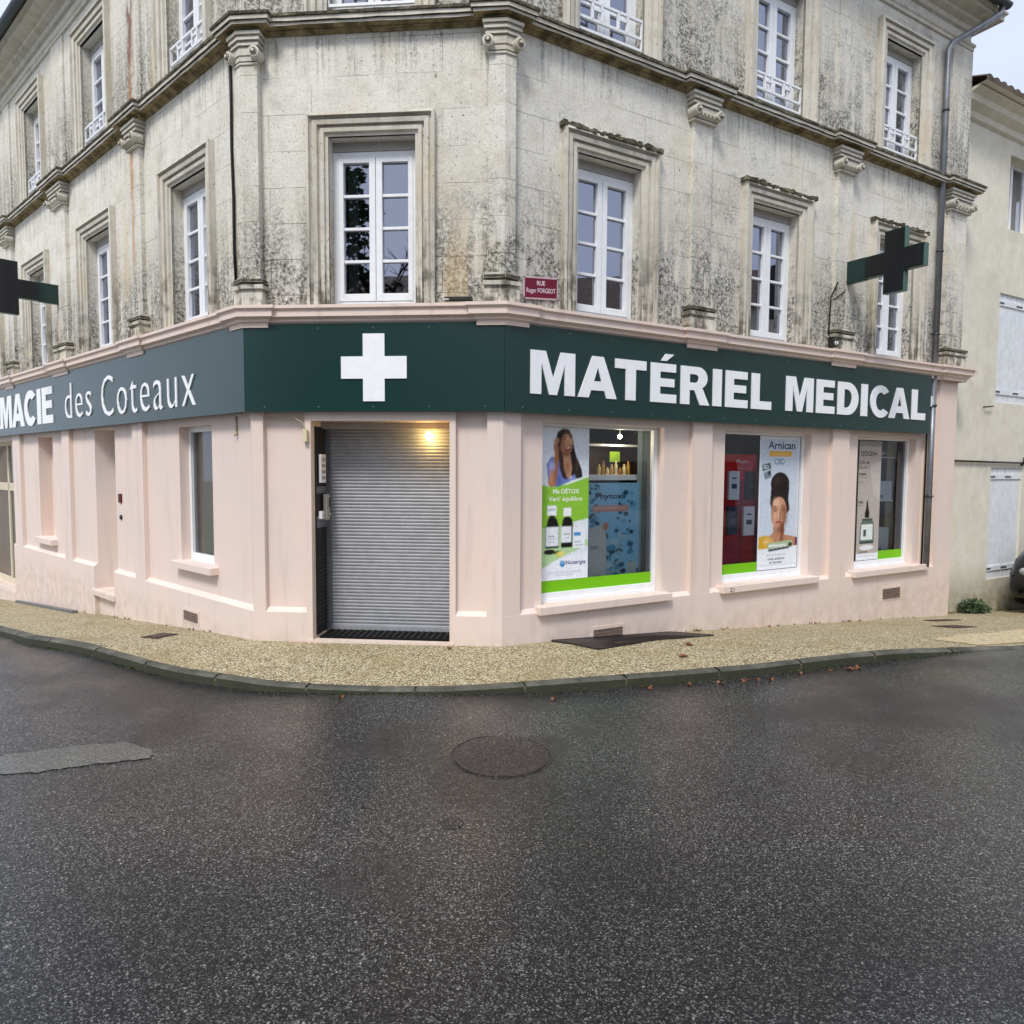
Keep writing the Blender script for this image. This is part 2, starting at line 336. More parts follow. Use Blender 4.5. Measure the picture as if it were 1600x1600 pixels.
# ------------------------------------------------------------------ mesh helpers
def V(*a): return Vector(a)
class MB:
    def __init__(s): s.v = []; s.f = []; s.mi = []; s.mats = []; s.uv = []; s.sm = []
    def mat(s, m):
        if isinstance(m, str): m = M[m]
        if m not in s.mats: s.mats.append(m)
        return s.mats.index(m)
    def face(s, pts, m, smooth=False):
        i = len(s.v); s.v += [Vector(p) for p in pts]; s.f.append(tuple(range(i, i+len(pts)))); s.mi.append(s.mat(m)); s.sm.append(smooth)
    def raw(s, vs, fs, m, smooth=False):
        i = len(s.v); s.v += [Vector(p) for p in vs]; k = s.mat(m)
        for f in fs: s.f.append(tuple(i+j for j in f)); s.mi.append(k); s.sm.append(smooth)
    def hexa(s, p, m):   # 8 corners, bottom ring then top ring
        s.raw(p, [(0, 3, 2, 1), (4, 5, 6, 7), (0, 1, 5, 4), (1, 2, 6, 5), (2, 3, 7, 6), (3, 0, 4, 7)], m)
    def fbox(s, F, s0, s1, o0, o1, z0, z1, m):
        if o0 > o1: o0, o1 = o1, o0
        q = [(s0, o1), (s1, o1), (s1, o0), (s0, o0)]
        s.hexa([F.p(a, o, z0) for a, o in q]+[F.p(a, o, z1) for a, o in q], m)
    def box(s, c, d, m, rz=0):
        cx, cy, cz = c; a, b, h = d[0]/2, d[1]/2, d[2]/2; cs, sn = math.cos(rz), math.sin(rz)
        q = [(-a, -b), (a, -b), (a, b), (-a, b)]; q = [(cx+x*cs-y*sn, cy+x*sn+y*cs) for x, y in q]
        s.hexa([V(x, y, cz-h) for x, y in q]+[V(x, y, cz+h) for x, y in q], m)
    def tube(s, pts, r, m, n=10, cap=True):
        pts = [Vector(p) for p in pts]; rings = []
        for i, p in enumerate(pts):
            d = (pts[min(i+1, len(pts)-1)]-pts[max(i-1, 0)]).normalized()
            a = d.orthogonal().normalized() if i == 0 else (rings_a - d*rings_a.dot(d)).normalized()
            rings_a = a; b = d.cross(a); rr = r[i] if isinstance(r, (list, tuple)) else r
            rings.append([p+(a*math.cos(t)+b*math.sin(t))*rr for t in [2*math.pi*k/n for k in range(n)]])
        vs = [q for rg in rings for q in rg]; fs = []
        for i in range(len(pts)-1):
            for k in range(n): fs.append((i*n+k, i*n+(k+1) % n, (i+1)*n+(k+1) % n, (i+1)*n+k))
        if cap: fs += [tuple(range(n-1, -1, -1)), tuple((len(pts)-1)*n+k for k in range(n))]
        s.raw(vs, fs, m, True)
    def build(s, name, parent=None, bevel=0, mat=None):
        me = bpy.data.meshes.new(name); me.from_pydata([tuple(v) for v in s.v], [], s.f)
        for m in s.mats: me.materials.append(m)
        uvl = me.uv_layers.new(name='UVMap')
        for p, k, sm in zip(me.polygons, s.mi, s.sm):
            p.material_index = k; p.use_smooth = sm
        me.update()
        for p in me.polygons:
            n = p.normal
            if abs(n.z) > .8: tx, ty = V(1, 0, 0), V(0, 1, 0)
            else:
                tx = V(-n.y, n.x, 0).normalized(); ty = V(0, 0, 1)
            for li in p.loop_indices:
                co = me.vertices[me.loops[li].vertex_index].co
                uvl.data[li].uv = (co.dot(tx), co.dot(ty))
        if bevel:
            bm = bmesh.new(); bm.from_mesh(me); bmesh.ops.remove_doubles(bm, verts=bm.verts, dist=1e-4)
            ed = [e for e in bm.edges if len(e.link_faces) == 2 and e.calc_face_angle(0) > .6]
            bmesh.ops.bevel(bm, geom=ed, offset=bevel, segments=2, affect='EDGES', profile=.6); bm.to_mesh(me); bm.free()
        o = bpy.data.objects.new(name, me); COL.objects.link(o)
        if parent: o.parent = parent
        return o
def empty(name, loc=(0, 0, 0), label=None, cat=None, group=None):
    o = bpy.data.objects.new(name, None); COL.objects.link(o); o.location = loc; o.empty_display_size = .2
    if label: tag(o, label, cat, group)
    return o
def tag(o, label, cat, group=None):
    o['label'] = label; o['category'] = cat
    if group: o['group'] = group
    return o
def keep(o, parent):    # parent without moving
    bpy.context.view_layer.update()
    o.parent = parent; o.matrix_parent_inverse = Matrix.Translation(parent.location).inverted(); return o
class Fac:
    def __init__(s, P, d): s.P = Vector(P); s.d = Vector(d).normalized(); s.n = Vector((s.d.y, -s.d.x))
    def xy(s, a, o): return s.P+s.d*a+s.n*o
    def p(s, a, o, z): q = s.xy(a, o); return V(q.x, q.y, z+ZO)
A2, B2 = (-2.653, 7.0234), (-.0773, 6.7952)
FL = Fac(A2, (.74484, -.66724)); FM = Fac(A2, (B2[0]-A2[0], B2[1]-A2[1])); FR = Fac(B2, (.86193, .50703))
LAB = (Vector(B2)-Vector(A2)).length
def cs(F, G, o):        # s on F where the lines of F and G at offset o cross
    p = F.xy(0, o); q = G.xy(0, o); r = q-p; den = F.d.x*G.d.y-F.d.y*G.d.x
    return (r.x*G.d.y-r.y*G.d.x)/den
LEND, REND = -12.5, 8.1
def srange(F, o):
    if F is FL: return LEND, cs(FL, FM, o)
    if F is FM: return cs(FM, FL, o), cs(FM, FR, o)
    return cs(FR, FM, o), REND
def wallgrid(mb, F, o, z0, z1, holes, m, s0=None, s1=None):
    a, b = srange(F, o); a = a if s0 is None else s0; b = b if s1 is None else s1
    S = sorted({a, b, *[x for h in holes for x in h[:2] if a < x < b]}); Zs = sorted({z0, z1, *[x for h in holes for x in h[2:] if z0 < x < z1]})
    for i in range(len(S)-1):
        for j in range(len(Zs)-1):
            cx, cz = (S[i]+S[i+1])/2, (Zs[j]+Zs[j+1])/2
            if any(h[0] < cx < h[1] and h[2] < cz < h[3] for h in holes): continue
            mb.face([F.p(S[i], o, Zs[j]), F.p(S[i+1], o, Zs[j]), F.p(S[i+1], o, Zs[j+1]), F.p(S[i], o, Zs[j+1])], m)
def reveal(mb, F, h, of, ob, m, bottom=True):
    s0, s1, z0, z1 = h
    mb.face([F.p(s0, of, z0), F.p(s0, of, z1), F.p(s0, ob, z1), F.p(s0, ob, z0)], m)
    mb.face([F.p(s1, of, z1), F.p(s1, of, z0), F.p(s1, ob, z0), F.p(s1, ob, z1)], m)
    mb.face([F.p(s0, of, z1), F.p(s1, of, z1), F.p(s1, ob, z1), F.p(s0, ob, z1)], m)
    if bottom: mb.face([F.p(s1, of, z0), F.p(s0, of, z0), F.p(s0, ob, z0), F.p(s1, ob, z0)], m)
def offset_path(pts, d):
    out = []; n = len(pts)
    for i in range(n):
        t1 = (pts[i]-pts[i-1]).normalized() if i else (pts[1]-pts[0]).normalized()
        t2 = (pts[i+1]-pts[i]).normalized() if i < n-1 else t1
        n1 = Vector((t1.y, -t1.x)); n2 = Vector((t2.y, -t2.x)); k = 1+n1.dot(n2)
        out.append(pts[i]+(n1+n2)*(d/max(k, .3)))
    return out
def sweep(mb, pts, prof, m, sub=0, jit=0):
    # pts: plan polyline (building on its left hand), prof: [(outward, z)]
    if sub:
        q = [pts[0]]
        for a, b in zip(pts, pts[1:]):
            k = max(1, int((b-a).length/sub))
            q += [a.lerp(b, j/k) for j in range(1, k+1)]
        pts = q
    cols = [offset_path(pts, d) for d, z in prof]; rnd = random.Random(3)
    jj = [[(rnd.uniform(-jit, jit) if 0 < k < len(prof)-1 else 0) for k in range(len(prof))] for _ in pts]
    grid = [[V(cols[k][i].x, cols[k][i].y, prof[k][1]+ZO+jj[i][k]) for k in range(len(prof))] for i in range(len(pts))]
    mats = m if isinstance(m, list) else [m]*(len(prof)-1)
    for i in range(len(pts)-1):
        for k in range(len(prof)-1):
            mb.face([grid[i][k], grid[i+1][k], grid[i+1][k+1], grid[i][k+1]], mats[k])
    for g in (grid[0], grid[-1]):
        mb.face(g if g is grid[-1] else g[::-1], mats[0])
def prism(mb, pts, z0, z1, m, cap=True):
    lo = [V(p.x, p.y, z0+ZO) for p in pts]; hi = [V(p.x, p.y, z1+ZO) for p in pts]; n = len(pts)
    for i in range(n): mb.face([lo[i], lo[(i+1) % n], hi[(i+1) % n], hi[i]], m)
    if cap: mb.face(hi, m); mb.face(lo[::-1], m)

# ------------------------------------------------------------------ ground
def hfall(y):
    f = lambda t: .135*(math.sqrt((t-7.1)**2+.09)+(t-7.1))/2
    y2 = y if y < 16 else 16+(1-math.exp(-(y-16)/12))*12
    return f(y2)-f(6.9)+.012
KERB = [(-11.0, 12.6), (-9.0, 10.9), (-7.6, 9.65), (-6.02, 8.24), (-5.25, 7.56), (-4.11, 6.86), (-3.32, 6.33), (-2.92, 6.1), (-2.01, 5.74), (-1.57, 5.65),
        (-.98, 5.60), (-.51, 5.62), (-.1, 5.70), (.55, 5.87), (1.36, 6.08), (2.23, 6.33), (3.09, 6.67), (3.84, 6.92), (4.56, 7.05), (5.28, 7.15), (7.5, 7.9), (11, 9.6), (16, 12.2), (24, 16.6)]
def face_h(x):   # height of the kerb face
    a = .085 if x < -1.2 else .085
    if -2.2 < x < .3:
        t = 1-abs((x+.95)/1.25); a = .085-.06*max(0, min(1, t))**.7
    if x > 3.6: a = .085*max(0.12, 1-(x-3.6)/1.4)
    if x < -5.6: a = .07
    return a
def kerb_y(x):
    for (x0, y0), (x1, y1) in zip(KERB, KERB[1:]):
        if x0 <= x <= x1: return y0+(y1-y0)*(x-x0)/(x1-x0)
    return KERB[0][1] - (x-KERB[0][0])*.9 if x < KERB[0][0] else KERB[-1][1]+(x-KERB[-1][0])*.5
def zpave(x, y):
    ky = kerb_y(x); t = max(0, min(1, (y-ky)/1.1)); return -.045*(1-t)-hfall(y)+ZO-1.75
def zroad(x, y):
    ky = kerb_y(x); d = ky-y
    base = -.045-hfall(min(y, ky))-face_h(x)
    near = -.13-hfall(y)
    t = max(0, min(1, d/1.6)); t = t*t*(3-2*t)
    return base*(1-t)+near*t
def strip_surface(name, fn, side, m, dists):
    xs = []; x = -11
    while x < 24: xs.append(x); x += .12 if -7 < x < 7 else .5
    mb = MB(); grid = []
    for x in xs:
        ky = kerb_y(x)
        row = [V(x, ky+d*side, 0) for d in dists]
        for p in row: p.z = fn(p.x, p.y)
        grid.append(row)
    for i in range(len(grid)-1):
        for k in range(len(dists)-1):
            q = [grid[i][k], grid[i+1][k], grid[i+1][k+1], grid[i][k+1]]
            if side < 0: q = q[::-1]
            mb.face(q, m, True)
    o = mb.build(name); o['kind'] = 'structure'
    return o
KP2 = [Vector(p) for p in KERB]
strip_surface('road', zroad, -1, 'asphalt', [0, .05, .12, .25, .45, .7, 1, 1.4, 1.8, 2.5, 3.5, 5, 7, 9, 12, 17, 25, 40, 60])
strip_surface('pavement', zpave, 1, 'gravel', [.085, .25, .5, .8, 1.1, 1.5, 2, 2.6, 3.4, 4.4, 5.5, 7, 9, 12, 18, 30, 60])
# ground far away, a few centimetres below
mb = MB(); N = 40
for i in range(-30, 30):
    for j in range(-20, 30):
        q = [(i*8, j*8), (i*8+8, j*8), (i*8+8, j*8+8), (i*8, j*8+8)]
        mb.face([V(x, y, -.30-hfall(y)) for x, y in q], 'concrete')
o = mb.build('ground'); o['kind'] = 'structure'
# kerb of separate worn stones
mb = MB()
def resample(pts, step):
    out = [pts[0]]; acc = 0
    for a, b in zip(pts, pts[1:]):
        L = (b-a).length; d = step-acc
        while d < L: out.append(a.lerp(b, d/L)); d += step
        acc = (acc+L) % step
    return out
kp = resample(KP2, .13); kb = offset_path(kp, -.1)
for i in range(len(kp)-1):
    joint = (i % 7 == 6)
    dz = .0 if not joint else -.014
    def top(p, q): return zpave(p.x, kerb_y(p.x)+.02)+dz
    a, b = kp[i], kp[i+1]; c, d = kb[i], kb[i+1]
    if joint: b = a.lerp(b, .14); d = c.lerp(d, .14)
    za, zb = top(a, c), top(b, d); ra, rb = zroad(a.x, a.y-.03)-.03, zroad(b.x, b.y-.03)-.03
    na = (a-c).normalized()*.018; nb = (b-d).normalized()*.018
    mm = 'kerbjoint' if joint else 'kerb'
    mb.face([V(a.x-na.x, a.y-na.y, za), V(b.x-nb.x, b.y-nb.y, zb), V(d.x, d.y, zb+.002), V(c.x, c.y, za+.002)], mm)
    mb.face([V(a.x, a.y, za-.018), V(b.x, b.y, zb-.018), V(b.x-nb.x, b.y-nb.y, zb), V(a.x-na.x, a.y-na.y, za)], mm)
    mb.face([V(a.x, a.y, ra), V(b.x, b.y, rb), V(b.x, b.y, zb-.018), V(a.x, a.y, za-.018)], mm)
    if joint:
        a, b, c, d = b, kp[i+1], d, kb[i+1]; dz = 0; za, zb = top(a, c), top(b, d)
        na = (a-c).normalized()*.018; nb = (b-d).normalized()*.018
        mb.face([V(a.x-na.x, a.y-na.y, za), V(b.x-nb.x, b.y-nb.y, zb), V(d.x, d.y, zb+.002), V(c.x, c.y, za+.002)], 'kerb')
        mb.face([V(a.x, a.y, za-.018), V(b.x, b.y, zb-.018), V(b.x-nb.x, b.y-nb.y, zb), V(a.x-na.x, a.y-na.y, za)], 'kerb')
        mb.face([V(a.x, a.y, ra), V(b.x, b.y, rb), V(b.x, b.y, zb-.018), V(a.x, a.y, za-.018)], 'kerb')
o = mb.build('kerb'); o['kind'] = 'structure'
def ground_poly(name, pts, m, fn, lift=.004, sub=6, jag=0):
    bm = bmesh.new(); rnd = random.Random(5); ring = []
    for a, b in zip(pts, pts[1:]+pts[:1]):
        for k in range(sub):
            t = k/sub; ring.append((a[0]+(b[0]-a[0])*t+rnd.uniform(-jag, jag), a[1]+(b[1]-a[1])*t+rnd.uniform(-jag, jag)))
    cx = sum(p[0] for p in ring)/len(ring); cy = sum(p[1] for p in ring)/len(ring)
    mb = MB(); n = len(ring); L = 4
    g = [[(cx+(p[0]-cx)*k/L, cy+(p[1]-cy)*k/L) for p in ring] for k in range(1, L+1)]
    zf = lambda q: V(q[0], q[1], fn(*q)+lift)
    for i in range(n):
        mb.face([zf((cx, cy)), zf(g[0][i]), zf(g[0][(i+1) % n])], m)
        for k in range(L-1): mb.face([zf(g[k][i]), zf(g[k+1][i]), zf(g[k+1][(i+1) % n]), zf(g[k][(i+1) % n])], m)
    return mb.build(name)
patch = ground_poly('road_patch', [(-3.9, 4.52), (-3.31, 4.46), (-2.91, 4.62), (-2.61, 4.69), (-2.36, 4.55), (-2.32, 4.42), (-2.62, 4.34), (-2.90, 4.21), (-3.3, 4.14), (-3.9, 4.2)], 'patch', zroad, .004, 8, .012)
patch['kind'] = 'structure'
ds = ground_poly('driveway_slab', [(4.9, 7.25), (7.5, 8.15), (9.5, 9.2), (9.2, 9.7), (7.0, 8.95), (5.2, 8.0), (4.6, 7.6)], 'slab', zpave, .005, 6, .03)
ds['kind'] = 'structure'

# ------------------------------------------------------------------ the corner building
bld = empty('corner_building', (0, 7, 0), 'tall corner house of weathered limestone over a pink painted pharmacy ground floor', 'building')
def part(mb, name, parent=None, bevel=0):
    o = mb.build(name, None, bevel); o.parent = parent or bld
    root = parent
    o.matrix_parent_inverse = Matrix.Translation(-bld.location)
    return o
def sub(mb, name, parent, bevel=0):
    o = mb.build(name, None, bevel); o.parent = parent; return o
OW, OP = -.1, 0.0              # stone wall face and pilaster face
GW, GP = -.13, -.07            # painted wall face and plinth / pilaster face
W1 = {'R': [(.70, 1.94), (3.28, 4.52), (5.81, 7.05)], 'M': [(.64, 1.90)], 'L': [(-2.04, -.74), (-4.90, -3.55), (-7.68, -6.38), (-10.5, -9.2)]}
FS = {'R': FR, 'M': FM, 'L': FL}
SW = .2
holesU = {}
Z1B, Z1T, Z2B, Z2T = 1.58, 3.20, 4.30, 5.86
for k, ws in W1.items():
    holesU[k] = [(a+SW, b-SW, Z1B, Z1T) for a, b in ws]+[(a+SW, b-SW, Z2B, Z2T) for a, b in ws]
mb = MB()
for k, F in FS.items():
    wallgrid(mb, F, OW, 1.5, 6.6, holesU[k], 'stone')
    for h in holesU[k]: reveal(mb, F, h, OW, -.31, 'stone')
# side and back walls
pl, pr = FL.xy(LEND, OW), FR.xy(REND, OW); bl, brr = FL.xy(LEND, -8), FR.xy(REND, -8)
for a, b in ((bl, pl), (pr, brr), (brr, bl)):
    mb.face([V(a.x, a.y, -2), V(b.x, b.y, -2), V(b.x, b.y, 6.6+ZO), V(a.x, a.y, 6.6+ZO)], 'stone')
part(mb, 'stone_wall')
# ground floor painted wall
HG = {'R': [(.52, 2.16, -1.41, .47), (3.13, 4.74, -1.41, .47), (5.73, 7.15, -1.41, .47)],
      'M': [(.64, 2.04, -1.76, .46)],
      'L': [(-1.84, -1.0, -1.12, .46), (-4.69, -3.90, -1.80, .52), (-7.45, -6.65, -1.22, .48), (-12.2, -8.95, -2.45, .46)]}
DEEP = {'M': [.0], }
mb = MB()
for k, F in FS.items():
    wallgrid(mb, F, GW, -3.4, 1.5, HG[k], 'pink')
    for i, h in enumerate(HG[k]):
        dp = -.26
        if k == 'M': dp = -.52
        if k == 'L' and i == 1: dp = -.42
        if k == 'L' and i == 2: dp = -.32
        if k == 'L' and i == 3: dp = -.5
        reveal(mb, F, h, GW, dp, 'pink', bottom=not (k == 'M'))
        if k == 'L' and i in (2,): wallgrid(mb, F, dp, h[2], h[3], [], 'pink', h[0], h[1])
part(mb, 'painted_wall')
# plinth with chamfered ledge, broken at the doors
def plinth(F, s0, s1, zt=-1.47, ms=False, me=False):
    for (a, b) in ((s0, s1),):
        fa = (lambda o: srange(F, o)[0]) if ms else (lambda o: a)
        fb = (lambda o: srange(F, o)[1]) if me else (lambda o: b)
        mb.face([F.p(fa(GP), GP, -3.4), F.p(fb(GP), GP, -3.4), F.p(fb(GP), GP, zt), F.p(fa(GP), GP, zt)], 'pink')
        mb.face([F.p(fa(GP), GP, zt), F.p(fb(GP), GP, zt), F.p(fb(GW), GW+.002, zt+.045), F.p(fa(GW), GW+.002, zt+.045)], 'pink')
        for s_ in (a, b):
            if (s_ == a and ms) or (s_ == b and me): continue
            mb.face([F.p(s_, GP, -3.4), F.p(s_, GP, zt), F.p(s_, GW, zt+.045), F.p(s_, GW, -3.4)], 'pink')
for args, kw in (((FR, 0, REND), dict(ms=True)), ((FM, 0, .58), dict(ms=True)), ((FM, 2.10, 3), dict(me=True)), ((FL, -3.90, 0), dict(me=True)), ((FL, -8.95, -4.69), {}), ((FL, LEND, -12.2), {})):
    mb = MB(); plinth(*args, **kw); part(mb, 'plinth')
# flat painted pilasters of the ground floor
def pil_path(F0, s0, F1, s1, corner, of, ob):
    a, b = F0.xy(s0, of), F1.xy(s1, of); pts = [F0.xy(s0, ob), a]
    if corner == 'A': pts.append(FM.xy(cs(FM, FL, of), of))
    if corner == 'B': pts.append(FM.xy(cs(FM, FR, of), of))
    pts += [b, F1.xy(s1, ob)]
    if corner == 'A': pts.append(FM.xy(cs(FM, FL, ob), ob))
    if corner == 'B': pts.append(FM.xy(cs(FM, FR, ob), ob))
    return pts
GPIL = [(FL, -.02, FM, .15, 'A'), (FM, 2.41, FR, .23, 'B'), (FR, 2.55, FR, 2.86, ''), (FR, 5.11, FR, 5.46, ''), (FR, 7.32, FR, 7.45, ''), (FR, 7.62, FR, REND, ''),
        (FL, -3.12, FL, -2.79, ''), (FL, -5.98, FL, -5.64, ''), (FL, -8.82, FL, -8.35, ''), (FM, .58, FM, .64, ''), (FM, 2.04, FM, 2.10, '')]
for F0, s0, F1, s1, c in GPIL:
    mb = MB(); zb = -1.47 if s1-s0 > .1 or c or F0 is not FM else -3.2
    prism(mb, pil_path(F0, s0, F1, s1, c, GP-.001, GW-.01), zb, 1.46, 'pink'); part(mb, 'flat_pilaster' if zb > -2 else 'door_jamb')
mb = MB(); mb.fbox(FM, .64, 2.04, GW-.05, GP, .46, .56, 'pink'); part(mb, 'door_lintel')
for s0, s1, zt in ((.43, 2.22, -1.405), (3.03, 4.83, -1.405), (5.60, 7.42, -1.405)):
    mb = MB(); mb.fbox(FR, s0, s1, GW-.13, -.01, -1.49, zt, 'pink'); part(mb, 'window_sill', bevel=.008)
mb = MB(); mb.fbox(FL, -1.92, -.90, GW-.13, -.03, -1.20, -1.115, 'pink'); part(mb, 'window_sill', bevel=.008)
mb = MB(); mb.fbox(FL, -7.52, -6.55, GW-.13, -.03, -1.31, -1.214, 'pink'); part(mb, 'window_sill', bevel=.008)
mb = MB(); mb.fbox(FL, -4.74, -3.85, GW-.3, -.04, -1.88, -1.795, 'pink'); part(mb, 'door_step', bevel=.008)
mb = MB(); mb.fbox(FM, .60, 2.08, -.51, GP+.02, -2.2, -1.745, 'pink'); part(mb, 'threshold')
# vents
for F, s0, s1, z0, z1 in ((FR, 1.15, 1.54, -1.85, -1.72), (FR, 6.34, 6.76, -1.86, -1.71), (FL, -1.66, -1.30, -1.79, -1.68)):
    mb = MB(); mb.fbox(F, s0-.03, s1+.03, GP-.02, GP+.006, z0-.03, z1+.03, 'pink'); v = part(mb, 'wall_vent')
    mb = MB(); n = 7
    for i in range(n):
        z = z0+(z1-z0)*i/n; mb.fbox(F, s0, s1, GP+.004, GP+.016-.004*(i % 2), z+.004, z+(z1-z0)/n-.004, 'ventmetal')
    sub(mb, 'vent_grille', v)
# ------------- mouldings that run round the building
JOG = [(FL, -8.75, -8.25), (FL, -5.98, -5.30), (FL, -2.96, -2.48)]
JR = [(FR, 2.36, 2.80), (FR, 4.92, 5.40), ]
def run_path(base, jog, A=(-.2, .20), B=(2.40, .15), full=True):
    P = [FL.xy(LEND, base)]
    for F, a, b in JOG: P += [F.xy(a, base), F.xy(a, jog), F.xy(b, jog), F.xy(b, base)]
    P += [FL.xy(A[0], base), FL.xy(A[0], jog), FM.xy(cs(FM, FL, jog), jog), FM.xy(A[1], jog), FM.xy(A[1], base)]
    P += [FM.xy(B[0], base), FM.xy(B[0], jog), FM.xy(cs(FM, FR, jog), jog), FR.xy(B[1], jog), FR.xy(B[1], base)]
    for F, a, b in JR: P += [F.xy(a, base), F.xy(a, jog), F.xy(b, jog), F.xy(b, base)]
    P += [FR.xy(7.55, base), FR.xy(7.55, jog), FR.xy(REND+.08, jog), FR.xy(REND+.08, -1.2)]
    return P
mb = MB()
prof = [(-.02, 4.155), (.02, 4.155), (.025, 4.17), (.05, 4.175), (.05, 4.185), (.115, 4.19), (.115, 4.215), (.135, 4.22), (.135, 4.255), (.15, 4.26), (.15, 4.285), (-.02, 4.34)]
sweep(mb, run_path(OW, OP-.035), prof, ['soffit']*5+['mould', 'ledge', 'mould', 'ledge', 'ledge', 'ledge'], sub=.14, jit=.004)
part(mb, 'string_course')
mb = MB()
prof = [(-.03, 1.36), (.015, 1.36), (.015, 1.40), (.04, 1.415), (.04, 1.435), (.085, 1.455), (.085, 1.515), (.11, 1.53), (.11, 1.56), (-.03, 1.59)]
sweep(mb, run_path(-.03, -.0, A=(-.24, .24), B=(2.33, .25)), prof, 'trimpink'); part(mb, 'painted_cornice')
flat = [FL.xy(LEND, OW), FM.xy(cs(FM, FL, OW), OW), FM.xy(cs(FM, FR, OW), OW), FR.xy(REND, OW), FR.xy(REND, -1.2)]
mb = MB()
prof = [(-.01, 6.27), (.03, 6.28), (.03, 6.32), (.05, 6.34), (.05, 6.37), (.015, 6.385), (-.01, 6.385)]
sweep(mb, flat, prof, 'mould'); part(mb, 'frieze_moulding')
mb = MB()
prof = [(-.01, 6.5), (.04, 6.52), (.06, 6.57), (.14, 6.60), (.15, 6.64), (.30, 6.66), (.30, 6.72), (.34, 6.75), (.34, 6.78), (-.05, 6.82)]
sweep(mb, flat, prof, 'mould'); part(mb, 'eaves_cornice')
# upper pilasters with bases and capitals
UP = [(FL, -.12, FM, .17, 'A'), (FM, 2.42, FR, .12, 'B'), (FR, 2.41, FR, 2.75, ''), (FR, 4.98, FR, 5.34, ''), (FR, 7.60, FR, REND+.03, ''),
      (FL, -2.88, FL, -2.56, ''), (FL, -5.92, FL, -5.38, ''), (FL, -8.7, FL, -8.3, '')]
def ring(F0, s0, F1, s1, c, e, ob=OW-.02):   # plan outline grown by e
    return pil_path(F0, s0-e, F1, s1+e, c, OP-.02+e, ob)
def volute(mb, F, s, o, z, r, L):
    # scroll: a cylinder whose axis leaves the wall
    n = 14; pts = []
    for k in range(n): t = 2*math.pi*k/n; pts.append((s+r*math.cos(t), z+r*math.sin(t)))
    fr = [F.p(a, o+L, b) for a, b in pts]; bk = [F.p(a, o, b) for a, b in pts]
    mb.raw(bk+fr, [(i, (i+1) % n, n+(i+1) % n, n+i) for i in range(n)]+[tuple(range(n, 2*n))], 'mould', True)
    for rr, dd in ((r*.62, .012), (r*.3, .024)):
        q = [F.p(s+rr*math.cos(2*math.pi*k/n), o+L+dd, z+rr*math.sin(2*math.pi*k/n)) for k in range(n)]
        q0 = [F.p(s+rr*math.cos(2*math.pi*k/n), o+L, z+rr*math.sin(2*math.pi*k/n)) for k in range(n)]
        mb.raw(q0+q, [(i, (i+1) % n, n+(i+1) % n, n+i) for i in range(n)]+[tuple(range(n, 2*n))], 'ledge' if rr > r*.5 else 'mould', True)
for P in UP:
    mb = MB(); prism(mb, ring(*P, 0 if P[4] else -.028), 1.55, 4.15, 'stone'); pl_ = part(mb, 'pilaster')
    mb = MB(); prism(mb, pil_path(*P, OW+.022, OW-.02), 4.3, 6.27, 'stone') ; part(mb, 'upper_pilaster')
    mb = MB()
    for e, z0, z1, mm in ((.035, 1.56, 1.70, 'mould'), (.02, 1.70, 1.735, 'mould'), (.045, 1.735, 1.775, 'mould'), (.025, 1.775, 1.80, 'ledge'), (.04, 1.80, 1.835, 'ledge'), (.012, 1.835, 1.86, 'mould')):
        prism(mb, ring(*P, e), z0, z1, mm)
    sub(mb, 'pilaster_base', pl_, .004)
    mb = MB()
    for e, z0, z1 in ((.012, 3.86, 3.88), (.015, 3.89, 3.94), (.024, 3.94, 3.965), (.012, 3.97, 4.02), (.03, 4.03, 4.05), (.02, 4.055, 4.072), (.042, 4.075, 4.10), (.034, 4.105, 4.12), (.055, 4.12, 4.152)):
        prism(mb, ring(*P, e), z0, z1, 'mould')
    F0, s0, F1, s1, c = P
    volute(mb, F0, s0+.0, OP-.07, 3.95, .055, .125); volute(mb, F1, s1-.0, OP-.07, 3.95, .055, .125)
    if c: 
        pass
    else:
        for k in range(5): volute(mb, F0, s0+(s1-s0)*(k+1)/6, OP-.05, 3.925, .024, .075)
    sub(mb, 'capital', pl_, .003)
# roof, gutter, drainpipe
mb = MB()
e0 = offset_path(flat[:4], .36); e1 = offset_path(flat[:4], -3.4)
for i in range(3):
    a0, a1, b0, b1 = e0[i], e0[i+1], e1[i], e1[i+1]; L = (a1-a0).length; n = int(L/.035)
    for k in range(n):
        def pt(t, f):
            p = a0.lerp(a1, t).lerp(b0.lerp(b1, t), f)
            return V(p.x, p.y, ZO+6.80+f*1.5+.045*abs(math.sin(t*L/.2*math.pi)))
        t0, t1 = k/n, (k+1)/n
        mb.face([pt(t0, 0), pt(t1, 0), pt(t1, 1), pt(t0, 1)], 'tile', True)
        q0, q1 = pt(t0, 0), pt(t1, 0); mb.face([V(q0.x, q0.y, ZO+6.77), V(q1.x, q1.y, ZO+6.77), q1, q0], 'tile')
c_ = [V(q.x, q.y, ZO+8.3) for q in e1]+[V(brr.x, brr.y, ZO+7.2), V(bl.x, bl.y, ZO+7.2)]
mb.face(c_, 'tile'); 
q = [FR.p(REND, OW, 6.6), FR.p(REND, -8, 6.6), FR.p(REND, -8, 7.2), FR.p(REND, -3.5, 8.3), FR.p(REND, OW, 6.8)]; mb.face(q, 'stone')
rf = part(mb, 'roof')
mb = MB(); g0 = offset_path(flat[:4]+[FR.xy(REND+.12, OW)], .42)[:4]; g0[3] = FR.xy(REND+.15, OW+.42); n = 8
prof = [(math.sin(t)*.065, 6.78-math.cos(t)*.065) for t in [math.pi*(k/n-.5) for k in range(n+1)]]
sweep(mb, g0, [(a, b) for a, b in prof], 'darkzinc'); part(mb, 'gutter')
